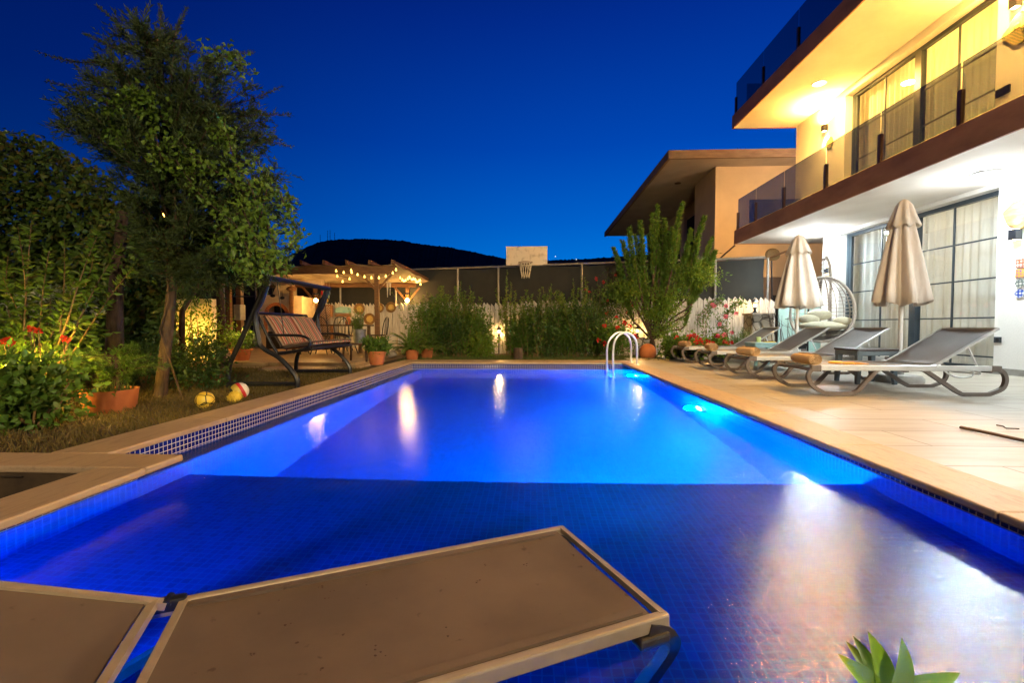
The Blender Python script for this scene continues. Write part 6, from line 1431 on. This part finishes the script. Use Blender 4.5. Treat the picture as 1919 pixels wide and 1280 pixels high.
for (x_, y0, y1, Y) in ((950, 600, 505, 11.2), (956, 600, 530, 11.2), (1075, 590, 520, 11.1), (1085, 590, 518, 11.1), (1095, 595, 520, 11.1), (820, 600, 535, 11.2), (862, 600, 528, 11.2), (882, 600, 535, 11.2), (828, 600, 545, 11.2), (1033, 600, 532, 11.2)):
    sp = thing('tall_sprig', 'upright leafy sprig above the border, %s' % {950: 'hoop, the taller of two', 956: 'hoop, the shorter of two', 1075: 'right, left of three together', 1085: 'right, middle of three together', 1095: 'right, right of three together', 820: 'far left, the taller of two', 862: 'left, beside a fence post', 882: 'left, right of a fence post', 828: 'far left, the shorter of two', 1033: 'middle, between the hoop and the three sprigs'}[x_], 'shrub', G(x_, Y), 'tall sprigs of the border'); f_ = Foliage(); st = MB()
    shoot(f_, st, Vector(G(x_, Y)), at(x_+RNG.normal()*2, y1, Y), 0.010, 150, 0.075, 0.024, 0.03, 0.25, 0.8); f_.build('leaves', M['lf_mid'], sp); st.build('stem', M['stem'], sp)
t = thing('log_stump', 'sawn log stump standing behind the far coping', 'log', G(971, 10.2)); c_ = Vector(G(971, 10.2)); q = MB(); q.lathe([(0, 0), (0.12, 0), (0.105, 0.05), (0.10, 0.28), (0.095, 0.29), (0, 0.295)], 18, tuple(c_)); q.build('log', M['bark'], t, True)
# oleander tree with brush like branches
Yt = 11.0; ob = Vector(G(1222, Yt)); ol_ = thing('brush_tree', 'fan shaped shrub tree with upright bottle brush branches behind the ladder', 'tree', tuple(ob))
st = MB(); f_ = Foliage(); bu = MB()
crownb = ob+Vector((0, 0, 0.45))
st.tube([ob, ob+Vector((0.02, 0, 0.25)), crownb], [0.11, 0.075, 0.06], 9)
brush = [(1232, 385), (1280, 380), (1222, 400), (1245, 410), (1200, 415), (1320, 405), (1295, 430), (1180, 425), (1190, 440), (1215, 440), (1260, 425), (1165, 450), (1335, 445), (1308, 450), (1150, 465), (1330, 480), (1272, 440), (1240, 430), (1205, 460), (1340, 470), (1175, 470), (1290, 465), (1228, 455), (1318, 500), (1160, 500), (1255, 470)]
for (x_, y_) in brush:
    tip = at(x_, y_, Yt+RNG.uniform(-0.45, 0.45)); mid = at(1225+(x_-1225)*0.62, max(500, y_+95)+RNG.uniform(-8, 22), Yt+RNG.uniform(-0.25, 0.25))
    st.tube(smoothpath([crownb, crownb.lerp(mid, 0.55)+Vector((RNG.normal()*0.05, 0, 0.05)), mid, mid.lerp(tip, 0.6), tip], 3), [0.026*(1-0.06*i) for i in range(13)], 6)
    n = 700; s = RNG.random(n); ax = np.array((tip-mid).normalized()); P = np.array(mid)+(np.array(tip)-np.array(mid))*s[:, None]
    D = rdir(n); D -= (D@ax)[:, None]*ax; D += ax*0.55; P += np.sin(PI*s)[:, None]*np.array([0.05*np.sin(x_), 0, 0]); f_.add(P, D, (0.075+0.05*np.sin(PI*np.clip(s, 0, 1))**0.5)*RNG.uniform(0.55, 1.15, n), 0.026)
clumps(f_, at(1225, 552, Yt), (0.80, 0.5, 0.42), 70, 24, 0.12, 0.085, 0.03, 0.1, 0.25); clumps(f_, at(1290, 510, Yt), (0.65, 0.4, 0.25), 45, 24, 0.11, 0.085, 0.03, 0.1, 0.25); clumps(f_, at(1165, 550, Yt), (0.5, 0.4, 0.35), 40, 24, 0.11, 0.085, 0.03, 0.1, 0.25)
clumps(f_, at(1240, 600, Yt), (0.5, 0.35, 0.3), 30, 20, 0.1, 0.08, 0.03, 0.1, 0.25)
f2 = Foliage()
for (x_, y_, rw_, k_) in ((1228, 585, 0.34, 34), (1250, 570, 0.40, 36), (1240, 622, 0.22, 18), (1290, 520, 0.45, 26), (1180, 540, 0.40, 24), (1330, 520, 0.30, 16), (1262, 550, 0.35, 24)): clumps(f2, at(x_, y_, Yt-0.15), (rw_, 0.35, 0.24), k_, 20, 0.10, 0.085, 0.026, 0.0, 0.2, 0.35)
f2.build('lower_foliage', M['lf_light'], ol_); f_.build('crown', M['lf_mid'], ol_); st.build('trunk', M['bark'], ol_, True)
t = thing('ornamental_boulder', 'rounded ochre boulder at the foot of the brush tree', 'boulder', G(1212, 10.6)); c_ = Vector(G(1214, 10.6)); q = MB(); q.sphere((c_.x, c_.y, 0.12), 0.19, 18, 12, (1.05, 0.8, 1.05)); q.build('stone', M['terracotta'], t, 'all')
# bougainvillea with red bracts left of it
shrub('bougainvillea', 'dark bougainvillea with scattered red blooms against the fence', 'shrub', G(1140, 11.6), (0.62, 0.35, 0.75), 1.35, 80, 22, 0.11, 0.07, 0.035, 'lf_dark', 6, (0.8, 1.9), 0.9, None, ('red', 18, 0.045), 0.3)
shrub('rose_bush', 'bright green rose bush with red flowers beside the lantern wall', 'rose bush', G(1150, 10.6), (0.50, 0.32, 0.40), 0.50, 70, 20, 0.09, 0.085, 0.05, 'lf_mid', 5, (0.4, 0.8), 0.5, None, ('red', 8, 0.05), 0.3)
# geranium bed and climbing roses
for k, (px_, Y, rw, n_, lab) in enumerate(((1262, 10.2, 0.30, 3, 'low green bush at the left end of the geranium bed'), (1300, 10.0, 0.32, 12, 'red geranium in the middle of the bed behind the farthest towel'), (1345, 10.0, 0.30, 10, 'red geranium at the right of the bed, below the left climbing rose'))):
    shrub('geranium', lab, 'flower', G(px_, Y), (rw, 0.25, 0.24), 0.33, 50, 20, 0.07, 0.075, 0.06, 'lf_light' if k else 'lf_mid', 0, flower=('red', n_, 0.055), group='geraniums behind the loungers', shell=0.3)
    q = MB(); b0 = G(px_, Y); q.lathe([(0, 0), (0.16, 0), (0.2, 0.2), (0.17, 0.19), (0, 0.15)], 18, b0); q.build('pot', M['black_metal'], [x for x in bpy.data.objects if x.name.startswith('geranium') and x.parent is None and x.type == 'EMPTY'][-1])
for (bx, pathp, fl_, lab) in ((1325, [(1322, 625), (1318, 600), (1328, 580), (1340, 565), (1352, 558)], [(1335, 571), (1338, 573)], 'climbing rose on the picket fence, the left one arching right'), (1362, [(1362, 625), (1358, 605), (1365, 585), (1372, 570), (1382, 562)], [(1360, 593), (1349, 608), (1380, 588), (1361, 574)], 'climbing rose on the picket fence, the right one with more pink blooms')):
    t = thing('climbing_rose', lab, 'rose', G(bx, 10.7), 'climbing roses on the pickets'); f_ = Foliage(); s_ = MB(); g_ = Foliage()
    for r_ in range(4):
        pts = [at(x_+RNG.normal()*7, y_+RNG.normal()*3, 10.8+RNG.normal()*0.06) for x_, y_ in pathp]; pts = [Vector(G(bx, 10.7))]+pts
        sp = smoothpath(pts, 5); s_.tube(sp, 0.006, 5)
        n = 90; ii = RNG.uniform(4, len(sp)-1.01, n); P = np.array([list(sp[int(i)]) for i in ii])+RNG.normal(size=(n, 3))*0.045; f_.add(P, rdir(n), RNG.uniform(0.04, 0.075, n), 0.035)
    blooms(t, [list(at(x_, y_, 10.65)) for x_, y_ in fl_], 0.05, M['pink'], 26)
    f_.build('leaves', M['lf_mid'], t); s_.build('stems', M['stem'], t)
t = thing('carnation', 'magenta flowers in a slim vase among the geraniums', 'flower', G(1365, 9.9)); g_ = Foliage(); s_ = MB(); pts = [at(x_, y_, 9.9) for x_, y_ in ((1346, 630), (1358, 628), (1371, 624))]
for p_ in pts: s_.tube([Vector(G(1360, 9.9)), p_], 0.004, 4)
blooms(t, [list(p_) for p_ in pts], 0.05, M['pink'], 24); s_.build('stalks', M['stem'], t)
shrub('juniper', 'feathery green juniper left of the stone pillar', 'shrub', G(1385, 10.2), (0.22, 0.2, 0.30), 0.38, 30, 30, 0.06, 0.06, 0.008, 'lf_mid', 26, (0.3, 0.62), 0.4, None, None, 0.3, 0, 60)
shrub('low_bush', 'small leafy bush at the foot of the stone pillar', 'shrub', G(1410, 10.3), (0.25, 0.2, 0.24), 0.28, 26, 22, 0.06, 0.05, 0.02, 'lf_light', 6, (0.2, 0.5), 0.3)

# orange street lamp glimpsed through the tree
sp_ = at(310, 402, 30); t = thing('street_lamp', 'orange street lamp glimpsed through the conifer', 'street lamp', (sp_.x, 30, ZG))
q = MB(); q.tube([(sp_.x+0.3, 30, ZG), (sp_.x+0.3, 30, sp_.z+0.3), (sp_.x, 30, sp_.z+0.35)], [0.08, 0.05, 0.04], 8); q.build('pole', M['grey_metal'], t)
q = MB(); q.sphere((sp_.x, 30, sp_.z+0.1), 0.6, 14, 8, (1.3, 1, 0.5)); q.build('lamp_head', M['sodium'], t, 'all'); light('POINT', (sp_.x, 29.6, sp_.z-0.3), 260, (1, 0.35, 0.06), t, 0.3)

# unseen lamp post added on the near deck to light copings, lounger and garden
lpx, lpy, lpz = 1.2, -4.2, 3.1; t = thing('fill_lamp_post', 'added warm fill lamp post on the near deck, unseen behind the viewer', 'lamp post', (lpx, lpy, 0))
q = MB(); q.lathe([(0, 0), (0.12, 0), (0.10, 0.04), (0.035, 0.08), (0.03, lpz-0.2), (0.06, lpz-0.18), (0, lpz-0.17)], 14, (lpx, lpy, 0)); q.build('post', M['black_metal'], t, True)
q = MB(); q.sphere((lpx, lpy, lpz), 0.15, 18, 12); q.build('globe', M['down_glow'], t, 'all')
light('POINT', (lpx, lpy, lpz+0.25), 1150, (1.0, 0.75, 0.46), t, 0.15)
for tgt, pw, ang, dx in (((-4.9, 5.4, 2.5), 1500, 48, -0.25), ((0.9, 11.6, 1.3), 4300, 46, 0.25)):  # added floods that brighten the tree crown and the back border
    p0 = Vector((lpx+dx, lpy+0.12, lpz-0.35)); dv = (Vector(tgt)-p0).normalized(); rq = dv.to_track_quat('-Z', 'Y').to_euler()
    q = MB(); q.tube([p0-dv*0.16, p0-dv*0.03], [0.05, 0.09], 12); q.tube([p0-dv*0.12, (lpx, lpy, lpz-0.35)], 0.015, 6); q.build('fill_flood', M['black_metal'], t, True)
    light('SPOT', p0, pw, (1.0, 0.80, 0.46), t, 0.07, spot_size=R(ang), spot_blend=0.7, rot=rq)

# plant in the foreground
t = thing('foreground_plant', 'green pointed leaves at the bottom edge, close to the viewer', 'plant', (0.72, 0.86, ZS))
q = MB(); q.lathe([(0, 0), (0.10, 0), (0.12, 0.22), (0.13, 0.24), (0.11, 0.235), (0.1, 0.2), (0, 0.2)], 18, (0.72, 0.86, ZS)); q.build('pot', M['terracotta'], t, True)
q = MB(); q.tube([(0.72, 0.86, ZS+0.2), (0.71, 0.86, -0.2), at(1640, 1330, 0.86)], 0.008, 6); q.build('stem', M['stem'], t)
q = MB()
def bigleaf(b0, tip, wd, nrm):
    b0, tip = Vector(b0), Vector(tip); ax = tip-b0; sd = ax.cross(Vector(nrm)).normalized(); up = sd.cross(ax).normalized(); n = 10; v = []; f = []
    for i in range(n+1):
        s = i/n; w__ = wd*math.sin(PI*min(1, s*0.93+0.07))**0.8*(1-0.25*s); c_ = b0+ax*s+up*(0.012*math.sin(PI*s))
        v += [c_-sd*w__+up*w__*0.35, c_, c_+sd*w__+up*w__*0.35]
    for i in range(n):
        for k in range(2): f.append((i*3+k, (i+1)*3+k, (i+1)*3+k+1, i*3+k+1))
    q.add(v, f)
Yf = 0.86; cc = at(1650, 1310, Yf)
for (x_, y_, wd, dy) in ((1626, 1183, 0.026, 0), (1690, 1195, 0.026, -0.03), (1598, 1192, 0.018, 0.03), (1570, 1226, 0.022, -0.02), (1585, 1202, 0.016, 0.05), (1800, 1262, 0.022, 0.06), (1745, 1275, 0.018, 0)):
    bigleaf(cc+Vector((0, dy*0.3, 0)), at(x_, y_, Yf+dy), wd, (0.2, -1, 0.35))
q.build('leaves', M['lf_fore'], t, 'all')

# crumbs on the foreground lounger as one litter of dry bits
q = MB(); ca, sa = math.cos(R(24.7)), math.sin(R(24.7))
cr_px = [(700, 1215), (712, 1222), (720, 1230), (708, 1228), (835, 1178), (842, 1192), (600, 1100), (622, 1108), (615, 1120), (540, 1170), (760, 1280), (790, 1262), (820, 1255), (895, 1090), (910, 1060), (985, 1060), (1075, 1040), (940, 1245), (1010, 1215), (690, 1095), (520, 1125), (645, 1190), (1120, 1070), (430, 1118), (600, 1255), (470, 1230), (556, 1205)]
for (x_, y_) in cr_px:
    p_ = gp(x_, y_, ZS+0.395-0.006)
    for k in range(RNG.integers(1, 4)): q.sphere((p_.x+RNG.normal()*0.004, p_.y+RNG.normal()*0.004, p_.z), RNG.uniform(0.0015, 0.0028), 6, 4, (1.5, 1, 0.7))
o = q.build('dry_crumbs', M['darkwood']); o['kind'] = 'stuff'; tag(o, 'dry brown crumbs scattered on the brown lounger', 'crumbs')

# ------------------------------------------------------------------ sky and sun
wd_ = bpy.data.worlds.new('World'); scene.world = wd_; wd_.use_nodes = True; nt = wd_.node_tree
bg = nt.nodes['Background']
tc = nt.nodes.new('ShaderNodeTexCoord'); sx = nt.nodes.new('ShaderNodeSeparateXYZ'); lk(nt, tc.outputs['Generated'], sx.inputs[0])
el = ramp(nt, sx.outputs['Z'], [(0.0, (0.0, 0.24, 0.78)), (0.10, (0.0, 0.20, 0.74)), (0.22, (0.0, 0.125, 0.62)), (0.36, (0.0, 0.070, 0.49)), (0.55, (0.0005, 0.034, 0.34)), (0.75, (0.0005, 0.009, 0.11)), (1.0, (0.0005, 0.004, 0.05))])
# west glow: brightest a little right of the pool axis, dark behind
dt = nt.nodes.new('ShaderNodeVectorMath'); dt.operation = 'DOT_PRODUCT'; dt.inputs[1].default_value = (0.30, 0.954, 0.0); lk(nt, tc.outputs['Generated'], dt.inputs[0])
az = ramp(nt, dt.outputs['Value'], [(0.0, (0.10, 0.10, 0.12)), (0.45, (0.32, 0.24, 0.36)), (0.75, (0.70, 0.62, 0.70)), (1.0, (1, 1, 1))])
mx = nt.nodes.new('ShaderNodeMix'); mx.data_type = 'RGBA'; mx.blend_type = 'MULTIPLY'; mx.inputs['Factor'].default_value = 1; lk(nt, el, mx.inputs['A']); lk(nt, az, mx.inputs['B'])
lk(nt, mx.outputs['Result'], bg.inputs['Color']); bg.inputs['Strength'].default_value = 1.0

# ------------------------------------------------------------------ render settings
scene.view_settings.view_transform = 'Standard'; scene.view_settings.look = 'None'; scene.view_settings.exposure = 0; scene.view_settings.gamma = 1
cy = scene.cycles; cy.use_denoising = True; cy.caustics_reflective = False; cy.caustics_refractive = False
cy.max_bounces = 8; cy.diffuse_bounces = 3; cy.glossy_bounces = 4; cy.transmission_bounces = 6; cy.transparent_max_bounces = 12
cy.sample_clamp_indirect = 40.0; cy.sample_clamp_direct = 0
